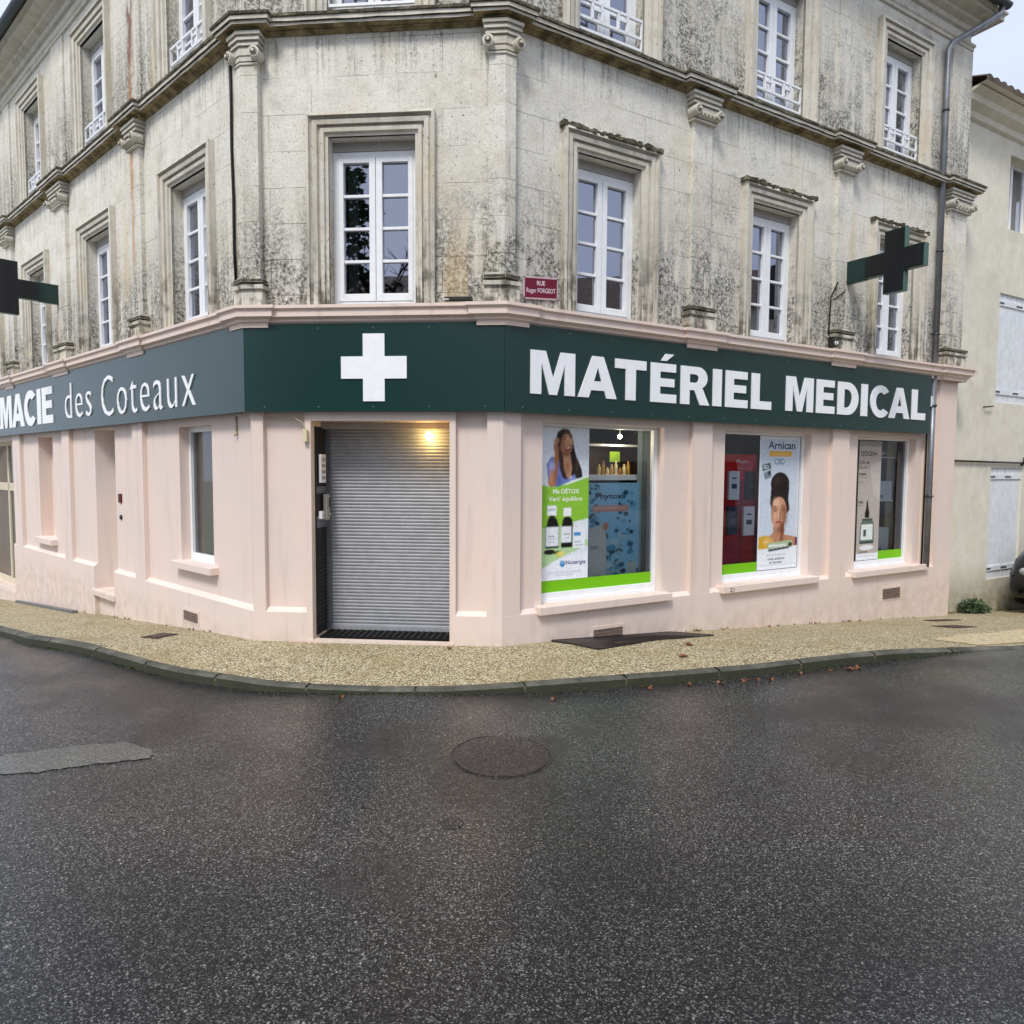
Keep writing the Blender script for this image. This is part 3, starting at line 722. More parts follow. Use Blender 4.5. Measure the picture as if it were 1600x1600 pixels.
mb = MB(); mb.tube([FR.p(8.12, .30, 6.74), FR.p(8.1, .29, 6.62), FR.p(7.75, .12, 6.38), FR.p(7.42, -.0, 6.16), FR.p(7.37, -.03, 6.05), FR.p(7.37, -.03, 1.5)], .043, 'zinc', 12)
mb.tube([FR.p(7.37, -.035, 1.4), FR.p(7.37, -.035, -1.44)], .043, 'zinc', 12)
for z in (5.2, 3.2, 2.0, .95, -.4): mb.tube([FR.p(7.37, -.03, z), FR.p(7.37, -.03, z+.03)], .052, 'darkzinc', 12)
tag(mb.build('drainpipe'), 'grey zinc drainpipe down the right end of the stone facade', 'drainpipe')
mb = MB(); mb.tube([FR.p(7.27, -.05, 1.35), FR.p(7.28, -.055, .3), FR.p(7.27, -.05, -1.42)], .014, 'cable', 6)
mb.fbox(FR, 7.25, 7.31, -.06, -.01, .95, 1.1, 'pvc')
tag(mb.build('downpipe_cable'), 'thin black cable with a white clip beside the drainpipe', 'cable')
# ------------- window surrounds, windows
def surround(F, s0, s1, zb, zt, hood, parent=None):
    mb = MB(); prof = [(0, OW), (0, -.03), (.028, -.022), (.034, -.05), (.046, -.062), (.056, -.05), (.062, -.042), (.102, -.05), (.107, -.082), (.122, -.086), (.130, -.066), (.165, -.07), (.172, -.095), (SW, -.098), (SW, -.13)]
    g = [[F.p(s0+w, o, zb), F.p(s0+w, o, zt-w), F.p(s1-w, o, zt-w), F.p(s1-w, o, zb)] for w, o in prof]
    for k in range(len(prof)-1):
        for i in range(3): mb.face([g[k][i], g[k][i+1], g[k+1][i+1], g[k+1][i]], 'mould')
    pr = part(mb, 'window_surround')
    if hood:
        mb = MB(); n = 26; rnd = random.Random(int(s0*100))
        for i in range(n):
            a = s0-.03+(s1-s0+.06)*i/n; b = s0-.03+(s1-s0+.06)*(i+1)/n
            h_ = .030+rnd.uniform(-.014, .012); o_ = -.005+rnd.uniform(-.03, .012)
            mb.fbox(F, a, b, OW, o_, zt-.012, zt+h_, 'ledge')
        sub(mb, 'hood_moulding', pr)
def casement_window(F, s0, s1, z0, z1, o, rows, box=.10, rail=False, curt=0, shut=None):
    mb = MB(); D = .07; fw = .055
    zt = z1-box
    mb.fbox(F, s0, s0+fw, o-D, o, z0, zt, 'pvc'); mb.fbox(F, s1-fw, s1, o-D, o, z0, zt, 'pvc')
    mb.fbox(F, s0+fw, s1-fw, o-D, o, zt-fw, zt, 'pvc'); mb.fbox(F, s0+fw, s1-fw, o-D, o, z0, z0+fw, 'pvc')
    wn = part(mb, 'window', bevel=.004)
    if box:
        mb = MB(); mb.fbox(F, s0, s1, o-D, o+.012, zt+.002, z1, 'greypvc'); sub(mb, 'shutter_box', wn)
    mid = (s0+s1)/2; a0, a1 = s0+fw, mid; b0, b1 = mid, s1-fw
    for (c0, c1, side) in ((a0, mid-.003, -1), (mid+.003, b1, 1)):
        mb = MB(); st = .048; o2 = o-.012; zb, ztt = z0+fw+.002, zt-fw-.002; br = .075
        m0, m1 = (c0+st, c1-.062) if side < 0 else (c0+.062, c1-st)
        mb.fbox(F, c0, m0, o2-.045, o2+.02, zb, ztt, 'pvc'); mb.fbox(F, m1, c1, o2-.045, o2+.02, zb, ztt, 'pvc')
        mb.fbox(F, m0, m1, o2-.045, o2+.018, zb, zb+br, 'pvc'); mb.fbox(F, m0, m1, o2-.045, o2+.018, ztt-st, ztt, 'pvc')
        g0, g1 = zb+br, ztt-st
        for i in range(1, rows):
            z = g0+(g1-g0)*i/rows; mb.fbox(F, m0, m1, o2-.035, o2+.006, z-.014, z+.014, 'pvc')
        cm = sub(mb, 'casement', wn, .003)
        mb = MB(); og = o2-.02; mb.face([F.p(m0, og, g0), F.p(m1, og, g0), F.p(m1, og, g1), F.p(m0, og, g1)], 'glass'); sub(mb, 'pane', wn)
        if curt & (1 if side < 0 else 2):
            mb = MB(); k = 12; cw = (m1-m0)*(.45 if curt < 4 else 1.0); lo = m0 if side < 0 else m1-cw
            for i in range(k):
                x0, x1 = lo+cw*i/k, lo+cw*(i+1)/k; d0, d1 = .02*math.sin(i*1.7), .02*math.sin((i+1)*1.7)
                mb.face([F.p(x0, o-.14+d0, g0-.02), F.p(x1, o-.14+d1, g0-.02), F.p(x1, o-.14+d1, g1), F.p(x0, o-.14+d0, g1)], 'curtain')
            sub(mb, 'curtain', wn)
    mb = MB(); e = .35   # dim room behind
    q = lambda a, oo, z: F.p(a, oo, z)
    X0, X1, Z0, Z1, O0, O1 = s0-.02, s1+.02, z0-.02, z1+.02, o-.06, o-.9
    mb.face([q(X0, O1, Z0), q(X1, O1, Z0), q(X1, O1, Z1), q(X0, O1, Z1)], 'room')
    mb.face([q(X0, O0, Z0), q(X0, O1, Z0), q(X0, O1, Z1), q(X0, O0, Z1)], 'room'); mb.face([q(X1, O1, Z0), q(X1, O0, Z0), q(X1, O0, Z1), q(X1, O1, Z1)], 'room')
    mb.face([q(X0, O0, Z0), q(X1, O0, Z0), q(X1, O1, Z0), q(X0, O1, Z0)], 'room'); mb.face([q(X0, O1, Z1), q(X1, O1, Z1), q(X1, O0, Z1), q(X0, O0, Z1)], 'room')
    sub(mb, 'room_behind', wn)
    if rail:
        mb = MB(); r0, r1 = s0+.0, s1-.0; oo = o+.10; zA, zB, zC, zD = z0+.08, z0+.20, z0+.38, z0+.52
        t = .013
        for z in (zA, zB, zC): mb.fbox(F, r0, r1, oo-t, oo+t, z-t, z+t, 'pvc')
        W = r1-r0
        for f in (.0, .22, .36, .62, .76, 1.0):
            mb.fbox(F, r0+W*f-t, r0+W*f+t, oo-t, oo+t, zB if 0 < f < 1 else zA, zC, 'pvc')
        for f0, f1 in ((.22, .36), (.62, .76)): mb.fbox(F, r0+W*f0, r0+W*f1, oo-t, oo+t, zC-.08, zC-.055, 'pvc')
        sub(mb, 'guard_rail', wn)
CUR = {('M', 0, 0): 1, ('R', 1, 1): 7, ('R', 2, 1): 7, ('L', 0, 0): 7, ('L', 1, 1): 2}
for k, F in FS.items():
    for i, (a, b) in enumerate(W1[k]):
        surround(F, a, b, 1.585, 3.40, k == 'R'); surround(F, a, b, 4.30, 6.06, False)
        casement_window(F, a+SW, b-SW, 1.60, Z1T, -.24, 4, .09, False, CUR.get((k, i, 0), 0))
        casement_window(F, a+SW, b-SW, 4.36, Z2T, -.24, 4, .09, True, CUR.get((k, i, 1), 0))
# raised flat strips round the second floor bays (outer edge lines seen in the stone)
# ------------- shop windows
for i, (s0, s1, z0, z1) in enumerate(HG['R']):
    F = FR; o = -.24; fw = .05
    mb = MB(); bt = .10
    mb.fbox(F, s0, s0+.015, o-.06, o, z0, z1, 'pvc'); mb.fbox(F, s1-fw, s1, o-.06, o, z0, z1, 'pvc')
    mb.fbox(F, s0+.015, s1-fw, o-.06, o, z1-.035, z1, 'pvc'); mb.fbox(F, s0+.015, s1-fw, o-.06, o, z0, z0+bt, 'pvc')
    mb.fbox(F, s0+.012, s1-.012, o, o+.02, z0, z0+.035, 'pvc')
    sw = part(mb, 'shop_window', bevel=.004)
    mb = MB(); mb.face([F.p(s0, o-.03, z0+bt), F.p(s1-.03, o-.03, z0+bt), F.p(s1-.03, o-.03, z1-.03), F.p(s0, o-.03, z1-.03)], 'shopglass'); sub(mb, 'glass_pane', sw)
    fa, fb = [(s0+.015, s1-fw), (s0+.015, 3.90), (6.50, s1-fw)][i]
    mb = MB(); mb.fbox(F, fa, fb, o-.026, o-.0235, z0+bt, z0+bt+.125, 'film'); sub(mb, 'window_film', sw)
# shop interior
mb = MB(); q = FR.p
S0, S1, O0, O1, ZA, ZB = .40, 7.6, -.29, -3.6, -1.55, .95
mb.face([q(S0, O1, ZA), q(S1, O1, ZA), q(S1, O1, ZB), q(S0, O1, ZB)], 'shop'); mb.face([q(S0, O0, ZA), q(S0, O1, ZA), q(S0, O1, ZB), q(S0, O0, ZB)], 'shop')
mb.face([q(S1, O1, ZA), q(S1, O0, ZA), q(S1, O0, ZB), q(S1, O1, ZB)], 'shop'); mb.face([q(S0, O0, ZA), q(S1, O0, ZA), q(S1, O1, ZA), q(S0, O1, ZA)], 'shop'); mb.face([q(S0, O1, ZB), q(S1, O1, ZB), q(S1, O0, ZB), q(S0, O0, ZB)], 'shop')
part(mb, 'shop_interior')
mb = MB(); mb.fbox(FR, 2.6, 2.66, -1.2, -.3, -1.54, .94, 'shop'); part(mb, 'partition_wall')
mb = MB(); mb.fbox(FR, 5.2, 5.26, -1.4, -.3, -1.54, .94, 'shop'); part(mb, 'partition_wall')
# left ground window, shop door, side door
F = FL; s0, s1, z0, z1 = HG['L'][0]
mb = MB(); o = -.24
for a, b, c, d in ((s0, s0+.06, z0, z1), (s1-.05, s1, z0, z1), (s0+.06, s1-.05, z0, z0+.09), (s0+.06, s1-.05, z1-.06, z1)): mb.fbox(F, a, b, o-.06, o, c, d, 'pvc')
wn = part(mb, 'window', bevel=.004)
mb = MB(); mb.face([F.p(s0, o-.03, z0), F.p(s1, o-.03, z0), F.p(s1, o-.03, z1), F.p(s0, o-.03, z1)], 'shopglass'); sub(mb, 'pane', wn)
mb = MB(); mb.fbox(F, s0, s1, o-.12, o-.10, z0, z1, 'bcurtain'); sub(mb, 'blind', wn)
mb = MB(); s0, s1, z0, z1 = HG['L'][1]
mb.fbox(F, s0, s1, -.46, -.42, z0, z1, 'pvc'); mb.fbox(F, s0+.12, s1-.12, -.42, -.405, z0+.15, z0+.9, 'pvc'); mb.fbox(F, s0+.12, s1-.12, -.42, -.405, z0+1.05, z1-.15, 'pvc')
dr = part(mb, 'side_door', bevel=.004); mb = MB(); mb.tube([F.p(s1-.1, -.40, z0+1.0), F.p(s1-.1, -.37, z0+1.0), F.p(s1-.2, -.37, z0+1.0)], .01, 'zinc', 8); sub(mb, 'handle', dr)
s0, s1, z0, z1 = HG['L'][3]; mb = MB(); o = -.42
for a, b, c, d in ((s0, s0+.08, z0, z1), (s1-.08, s1, z0, z1), (s0+.08, s1-.08, z0+.001, z0+.12), (s0+.08, s1-.08, z1-.06, z1), (s0+.08, s1-.08, -.52, -.36), (-9.98, -9.86, z0+.12, z1-.06), (-10.8, -10.7, z0+.12, z1-.06)): mb.fbox(F, a, b, o-.06, o, c, d, 'creamframe')
dr = part(mb, 'shop_door', bevel=.004)
mb = MB(); mb.face([F.p(s0, o-.03, z0), F.p(s1, o-.03, z0), F.p(s1, o-.03, z1), F.p(s0, o-.03, z1)], 'shopglass'); sub(mb, 'pane', dr)
mb = MB(); mb.fbox(F, s0, s1, o-.12, o-.10, z0, z1, 'bcurtain'); sub(mb, 'blind', dr)
# roller shutter in the porch
F = FM; mb = MB(); o = -.5; z0, z1 = -1.70, .40; n = 58; a, b = .69, 2.0
for i in range(n):
    za = z0+(z1-z0)*i/n; zb = z0+(z1-z0)*(i+1)/n; h = zb-za
    pr_ = [(0, 0), (.004, .14), (.007, .4), (.007, .62), (.004, .86), (-.003, .92), (-.003, 1)]
    for (d0, t0), (d1, t1) in zip(pr_, pr_[1:]):
        mb.face([F.p(a, o+d0, za+h*t0), F.p(b, o+d0, za+h*t0), F.p(b, o+d1, za+h*t1), F.p(a, o+d1, za+h*t1)], 'steel', True)
rs = part(mb, 'roller_shutter')
mb = MB(); mb.fbox(F, a, b, o-.02, o+.03, z0-.05, z0+.012, 'steel'); sub(mb, 'bottom_bar', rs)
mb = MB(); mb.fbox(F, .64, .70, o-.03, o+.05, -1.74, .42, 'zinc'); sub(mb, 'guide_rail', rs)
mb = MB(); mb.fbox(F, 1.985, 2.04, o-.03, o+.05, -1.74, .42, 'zinc'); sub(mb, 'guide_rail', rs)
mb = MB(); mb.fbox(F, .64, 2.04, o-.03, o+.14, .395, .455, 'greypvc'); sub(mb, 'head_box', rs)
mb = MB(); mb.fbox(F, .6, 2.1, -.60, -.56, -1.8, .5, 'room'); part(mb, 'door_backing')
# left cheek of the porch: dark louvred panel
mb = MB(); mb.fbox(F, .64, .652, -.47, -.17, -1.72, .41, 'darkmetal')
ck = part(mb, 'porch_side_panel')
mb = MB()
for i in range(24): z = -1.66+i*.042; mb.fbox(F, .652, .660, -.44, -.20, z, z+.022, 'darkmetal')
sub(mb, 'louvre', ck)
mb = MB(); mb.fbox(F, .652, .662, -.46, -.18, -.62, -.5, 'zinc'); mb.fbox(F, .652, .662, -.46, -.18, -.27, -.2, 'zinc'); sub(mb, 'panel_rail', ck)
mb = MB(); mb.fbox(F, .665, .69, -.36, -.22, -.16, .13, 'pvc')
for i in range(4): mb.fbox(F, .69, .693, -.34, -.24, -.13+i*.062, -.09+i*.062, 'greypvc')
tag(mb.build('notice_plate', bevel=.003), 'narrow white notice plate inside the dark porch cheek, upper one', 'notice')
mb = MB(); mb.fbox(F, .665, .71, -.41, -.33, -.55, -.28, 'greypvc'); mb.fbox(F, .71, .722, -.40, -.34, -.42, -.31, 'darkmetal'); mb.tube([F.p(.72, -.37, -.49), F.p(.735, -.37, -.49)], .012, 'zinc', 10)
tag(mb.build('entry_phone', bevel=.004), 'grey entry phone box mounted in the porch beside the roller shutter', 'entry phone')
mb = MB(); mb.fbox(F, .665, .70, -.27, -.20, -.53, -.45, 'pvc'); mb.fbox(F, .70, .706, -.255, -.215, -.51, -.47, 'greypvc')
tag(mb.build('key_box', bevel=.004), 'small white square switch box in the porch below the notice plate', 'switch box')
mb = MB(); mb.fbox(F, .68, 2.02, -.50, -.14, -1.744, -1.728, 'mat')
for i in range(20): mb.fbox(F, .70+i*.066, .715+i*.066, -.48, -.16, -1.728, -1.722, 'darkmetal')
tag(mb.build('door_mat'), 'black ribbed door mat in front of the closed roller shutter', 'door mat')
# porch lamp, lit
lamp = empty('porch_lamp', FM.p(1.76, -.42, .40), 'lit warm yellow bulb lamp under the head of the porch above the roller shutter', 'lamp')
def rel(o, root): o.parent = root; o.matrix_parent_inverse = Matrix.Translation(root.location).inverted()
mb = MB(); mb.tube([FM.p(1.76, -.42, .39), FM.p(1.76, -.42, .36)], .03, 'pvc', 12); rel(mb.build('lamp_base'), lamp)
M['bulb'] = m_emit('lit_bulb', (255, 214, 130), 22)
me = bpy.data.meshes.new('bulb'); bm = bmesh.new(); bmesh.ops.create_uvsphere(bm, u_segments=16, v_segments=10, radius=.036); bm.to_mesh(me); bm.free(); me.materials.append(M['bulb'])
for p in me.polygons: p.use_smooth = True
bo = bpy.data.objects.new('bulb', me); COL.objects.link(bo); bo.location = FM.p(1.76, -.42, .325); rel(bo, lamp)
pl_d = bpy.data.lights.new('bulb_light', 'POINT'); pl_d.energy = 1.5; pl_d.color = (1, .62, .2); pl_d.shadow_soft_size = .04
po = bpy.data.objects.new('bulb_light', pl_d); COL.objects.link(po); po.location = FM.p(1.76, -.365, .30); rel(po, lamp)

# ------------------------------------------------------------------ lettering
def arc(cx, cy, rx, ry, a0, a1, n=14): return [(cx+rx*math.cos(math.radians(a0+(a1-a0)*i/n)), cy+ry*math.sin(math.radians(a0+(a1-a0)*i/n))) for i in range(n+1)]
GL = {  # heavy sans capitals: (advance, [outlines])
 'M': (1.02, [[(0, 0), (0, 1), (.34, 1), (.51, .38), (.68, 1), (1.02, 1), (1.02, 0), (.78, 0), (.78, .74), (.60, 0), (.42, 0), (.24, .74), (.24, 0)]]),
 'A': (.96, [[(0, 0), (.34, 1), (.62, 1), (.96, 0), (.70, 0), (.645, .18), (.315, .18), (.26, 0)], [(.385, .40), (.575, .40), (.48, .74)]]),
 'T': (.82, [[(.28, 0), (.28, .77), (0, .77), (0, 1), (.82, 1), (.82, .77), (.54, .77), (.54, 0)]]),
 'E': (.72, [[(0, 0), (0, 1), (.70, 1), (.70, .79), (.26, .79), (.26, .62), (.66, .62), (.66, .41), (.26, .41), (.26, .22), (.72, .22), (.72, 0)]]),
 'É': (.72, [[(0, 0), (0, 1), (.70, 1), (.70, .79), (.26, .79), (.26, .62), (.66, .62), (.66, .41), (.26, .41), (.26, .22), (.72, .22), (.72, 0)], [(.28, 1.07), (.40, 1.25), (.64, 1.25), (.43, 1.07)]]),
 'R': (.84, [[(0, 0), (0, 1), (.45, 1)]+arc(.50, .71, .29, .29, 90, -62)+[(.86, 0), (.57, 0), (.40, .38), (.26, .38), (.26, 0)], [(.26, .58), (.26, .80), (.42, .80)]+arc(.43, .69, .10, .11, 90, -90, 8)]),
 'I': (.27, [[(0, 0), (0, 1), (.27, 1), (.27, 0)]]),
 'L': (.68, [[(0, 0), (0, 1), (.27, 1), (.27, .23), (.68, .23), (.68, 0)]]),
 'D': (.86, [[(0, 0), (0, 1), (.36, 1)]+arc(.40, .5, .46, .5, 90, -90)+[(.36, 0)], [(.26, .22), (.26, .78), (.36, .78)]+arc(.37, .5, .22, .28, 90, -90, 10)]),
 'C': (.88, [arc(.46, .5, .46, .52, 40, 320, 22)+arc(.46, .5, .22, .29, 308, 52, 18)]),
 'P': (.82, [[(0, 0), (0, 1), (.45, 1)]+arc(.48, .68, .32, .32, 90, -90)+[(.26, .36), (.26, 0)], [(.26, .57), (.26, .79), (.42, .79)]+arc(.43, .68, .11, .11, 90, -90, 8)]),
 'H': (.84, [[(0, 0), (0, 1), (.26, 1), (.26, .62), (.58, .62), (.58, 1), (.84, 1), (.84, 0), (.58, 0), (.58, .4), (.26, .4), (.26, 0)]]),
}
def curve_mesh(cu):
    o = bpy.data.objects.new('tmp', cu); COL.objects.link(o); dg = bpy.context.evaluated_depsgraph_get(); dg.update()
    me = bpy.data.meshes.new_from_object(o.evaluated_get(dg)); bpy.data.objects.remove(o)
    return [v.co.copy() for v in me.vertices], [tuple(p.vertices) for p in me.polygons]
def glyph_mesh(text, gap=.075, depth=.0):
    cu = bpy.data.curves.new('t', 'CURVE'); cu.dimensions = '2D'; cu.fill_mode = 'BOTH'; cu.extrude = depth; x = 0
    for i_, ch in enumerate(text):
        w_, outl = GL[ch]
        pr2 = text[i_-1:i_+1] if i_ else ''
        x -= {'AT': .17, 'CA': .15, 'MA': .05, 'AC': .04, 'TÉ': .0, 'AL': .02, 'RM': .02, 'HA': .03, 'AR': .02}.get(pr2, 0)
        for ol in outl:
            sp = cu.splines.new('POLY'); sp.points.add(len(ol)-1); sp.use_cyclic_u = True
            for i, (a, b) in enumerate(ol): sp.points[i].co = (x+a, b, 0, 1)
        x += w_+gap
    return curve_mesh(cu)
def font_mesh(text, bold=0, depth=0, sp=1.0):
    cu = bpy.data.curves.new('t', 'FONT'); cu.body = text; cu.size = 1; cu.space_character = sp; cu.offset = bold; cu.extrude = depth; cu.resolution_u = 3
    return curve_mesh(cu)
def place_text(mb, F, vf, s0, s1, z0, z1, o, m, ref=None, thick=.0, slope=0):
    vs, fs = vf
    if not vs: return
    xs = [v.x for v in vs]; ys = [v.y for v in vs]; x0, x1 = min(xs), max(xs); y0, y1 = (min(ys), max(ys)) if ref is None else ref
    zr = max(abs(v.z) for v in vs) or 1
    f = [F.p(s0+(s1-s0)*(v.x-x0)/(x1-x0), o+(v.z/zr*thick if thick else 0), z0+(z1-z0)*(v.y-y0)/(y1-y0)+slope*(v.x-x0)/(x1-x0)) for v in vs]
    mb.raw(f, fs, m)
# sign fascias: three flat panels and their letters
def fascia(F, a, b, name, label, seams=()):
    mb = MB(); o0, o1 = -.075, 0.0
    lo0, lo1 = a(o0), b(o0); hi0, hi1 = a(o1), b(o1)
    z0, z1 = .545, 1.395
    mb.hexa([F.p(hi0, o1, z0), F.p(hi1, o1, z0), F.p(lo1, o0, z0), F.p(lo0, o0, z0), F.p(hi0, o1, z1), F.p(hi1, o1, z1), F.p(lo1, o0, z1), F.p(lo0, o0, z1)], 'green')
    root = mb.build(name); tag(root, label, 'shop sign')
    mb = MB(); s_ = hi0+.2
    while s_ < hi1-.1:
        for z in (z0+.045, z1-.045): mb.tube([F.p(s_, .0, z), F.p(s_, .003, z)], .007, 'zinc', 8)
        s_ += .55
    mb.build('screw_row', root); return root
sgL = fascia(FL, lambda o: -12.2, lambda o: srange(FL, o)[1]-.002, 'shop_sign', 'long green fascia sign on the left facade lettered PHARMACIE des Coteaux')
sgM = fascia(FM, lambda o: srange(FM, o)[0]+.002, lambda o: srange(FM, o)[1]-.002, 'shop_sign', 'green fascia sign with a white cross above the roller shutter')
sgR = fascia(FR, lambda o: srange(FR, o)[0]+.002, lambda o: 7.25, 'shop_sign', 'long green fascia sign on the right facade lettered MATÉRIEL MEDICAL')
def letters(F, vf, s0, s1, z0, z1, parent, name, ref, o=.007, th=.006):
    mb = MB(); place_text(mb, F, vf, s0, s1, z0, z1, o, 'white', ref, th); mb.build(name, parent)
letters(FR, glyph_mesh('MATÉRIEL', .125, .01), .285, 3.76, .73, 1.155, sgR, 'lettering', (0, 1))
letters(FR, glyph_mesh('MEDICAL', .125, .01), 4.03, 7.10, .735, 1.165, sgR, 'lettering', (0, 1))
letters(FL, glyph_mesh('PHARMACIE', .085, .01), -12.05, -6.06, .67, 1.24, sgL, 'lettering', (0, 1))
letters(FL, font_mesh('des', -.014, .01, 1.16), -5.47, -4.33, .70, 1.22, sgL, 'lettering', None)
letters(FL, font_mesh('Coteaux', -.014, .01, 1.16), -3.93, -1.08, .665, 1.20, sgL, 'lettering', None)
mb = MB(); c_s, c_z, h1, w1 = 1.31, .967, .325, .107
mb.fbox(FM, c_s-w1, c_s+w1, .002, .012, c_z-h1, c_z+h1, 'white'); mb.fbox(FM, c_s-h1, c_s-w1, .002, .012, c_z-w1, c_z+w1, 'white'); mb.fbox(FM, c_s+w1, c_s+h1, .002, .012, c_z-w1, c_z+w1, 'white')
mb.build('white_cross', sgM)
# projecting pharmacy crosses
def cross_sign(F, s, zc, label):
    root = empty('pharmacy_cross', F.p(s, -.1, zc), label, 'cross sign', 'projecting pharmacy crosses'); th = .05
    def bx(name, t0, t1, z0, z1, hs, m, mside=None):
        mb = MB(); mb.fbox(F, s-hs, s+hs, OW+t0, OW+t1, z0, z1, m); o = mb.build(name, None, .004); rel(o, root); return o
    bx('wall_plate', .0, .045, zc-.25, zc+.20, .05, 'crossgreen')
    bx('bracket_arm', .045, .31, zc-.145, zc+.145, .036, 'crossgreen')
    out = [(.31, -.135), (.57, -.135), (.57, -.385), (.83, -.385), (.83, -.135), (1.07, -.135), (1.07, .135), (.83, .135), (.83, .385), (.57, .385), (.57, .135), (.31, .135)]
    mb = MB(); n = len(out)
    l_ = [F.p(s-th, OW+t, zc+z) for t, z in out]; r_ = [F.p(s+th, OW+t, zc+z) for t, z in out]
    for i in range(n): mb.face([l_[i], l_[(i+1) % n], r_[(i+1) % n], r_[i]], 'crossedge')
    mb.face(l_[::-1], 'crossgreen'); mb.face(r_, 'crossgreen'); rel(mb.build('cross_box'), root)
    for sd in (-1, 1):
        mb = MB(); k = .012
        c = [(.31+k, -.135+k), (.57+k, -.135+k), (.57+k, -.385+k), (.83-k, -.385+k), (.83-k, -.135+k), (1.07-k, -.135+k), (1.07-k, .135-k), (.83-k, .135-k), (.83-k, .385-k), (.57+k, .385-k), (.57+k, .135-k), (.31+k, .135-k)]
        f = [F.p(s+sd*(th+.006), OW+t, zc+z) for t, z in c]; b = [F.p(s+sd*th, OW+t, zc+z) for t, z in c]
        mb.face(f if sd > 0 else f[::-1], 'black')
        for i in range(n): mb.face([f[i], f[(i+1) % n], b[(i+1) % n], b[i]], 'black')
        rel(mb.build('led_face'), root)
cross_sign(FR, 5.27, 2.60, 'unlit black pharmacy cross in front of the last window of the right facade')
cross_sign(FL, -5.84, 2.60, 'unlit black pharmacy cross on the left facade, cut by the picture edge')
# street nameplate
mb = MB(); F = FR
def nbox(mb, s0, s1, z0, z1, o0, o1, m, sl=.03):
    q = [(s0, o1), (s1, o1), (s1, o0), (s0, o0)]; mb.hexa([F.p(a, o, z0+sl*(a-s0)/(s1-s0)) for a, o in q]+[F.p(a, o, z1+sl*(a-s0)/(s1-s0)) for a, o in q], m)
nbox(mb, .25, .66, 1.655, 1.875, -.095, -.08, pm('c9b3b8'))
np_ = mb.build('street_nameplate', None, .003); tag(np_, 'small burgundy enamel street nameplate on the stone above the corner of the cornice', 'street sign')
mb = MB(); nbox(mb, .268, .642, 1.672, 1.858, -.08, -.077, pm('6e1230')); place_text(mb, F, font_mesh('RUE', .02), .405, .50, 1.80, 1.845, -.0755, pm('e6d2da'), slope=.008)
place_text(mb, F, font_mesh('Roger FORGEOT', .01), .285, .625, 1.705, 1.765, -.0755, pm('e6d2da'), slope=.027)
for a, b in ((.262, 1.665), (.648, 1.69), (.262, 1.865), (.648, 1.89)): mb.tube([F.p(a, -.08, b), F.p(a, -.074, b)], .006, 'darkmetal', 8)
mb.build('enamel_face', np_)
# small fittings on the walls
mb = MB(); mb.fbox(FM, .575, .62, GP, GP+.05, .25, .37, 'cream'); mb.tube([FM.p(.6, GP+.03, .37), FM.p(.57, GP+.02, .44), FM.p(.45, GP+.01, .50), FM.p(.2, GP+.012, .505)], .006, 'cable', 6)
tag(mb.build('junction_box', bevel=.004), 'small cream junction box with a loose wire at the top left of the porch', 'junction box')
mb = MB(); mb.fbox(FL, -3.78, -3.68, GW, GW+.02, -.50, -.38, pm('5a1a22')); tag(mb.build('door_plaque', bevel=.003), 'tiny dark red plaque right of the left side door', 'plaque')
mb = MB(); mb.tube([FL.p(-3.72, GW, -.70), FL.p(-3.72, GW+.02, -.70)], .032, 'darkmetal', 12); mb.tube([FL.p(-3.72, GW+.02, -.70), FL.p(-3.72, GW+.028, -.70)], .014, 'zinc', 10)
tag(mb.build('door_bell'), 'small round black door bell below the dark red plaque', 'door bell')
mb = MB(); mb.tube([FL.p(-.42, GW+.01, .52), FL.p(-.41, GW+.012, .36)], .009, 'sand', 6); mb.tube([FL.p(-.41, GW+.01, .36), FL.p(-.41, GW+.03, .32)], .014, 'sand', 8)
tag(mb.build('wall_hook'), 'short painted cable end hanging under the left sign near the corner', 'cable')
mb = MB(); mb.tube([FL.p(-.34, -.085, 4.12), FL.p(-.325, -.08, 3.6), FL.p(-.34, -.085, 3.2), FL.p(-.31, -.08, 2.7), FL.p(-.315, -.08, 2.2), FL.p(-.28, -.075, 1.86)], .015, 'cable', 6)
tag(mb.build('facade_cable'), 'black cable running down beside the left corner pilaster', 'cable')
mb = MB(); mb.tube([FR.p(5.02, -.02, 2.45), FR.p(4.94, -.06, 2.25), FR.p(4.93, -.07, 1.8), FR.p(4.96, -.05, 1.66)], .01, 'cable', 6); mb.tube([FR.p(5.25, -.06, 2.38), FR.p(5.1, -.03, 2.30), FR.p(4.97, -.05, 2.22)], .008, 'cable', 6)
tag(mb.build('facade_cable'), 'thin black cable running from the right cross down to the cornice', 'cable')
mb = MB(); mb.fbox(FR, 4.90, 5.0, -.06, .02, 1.60, 1.70, 'darkmetal'); mb.tube([FR.p(4.95, .02, 1.65), FR.p(4.95, .05, 1.65)], .026, 'pvc', 12)
tag(mb.build('spotlight', bevel=.006), 'small black and white spotlight standing on the pink cornice below the right cross', 'spotlight')
mb = MB(); mb.fbox(FM, 2.0, 2.27, -.06, .0, 1.60, 1.635, 'darkmetal'); mb.fbox(FM, 1.98, 2.05, -.04, .01, 1.60, 1.615, 'pvc')
tag(mb.build('slate_piece', bevel=.004), 'broken dark slate lying on the cornice right of the middle window', 'slate')

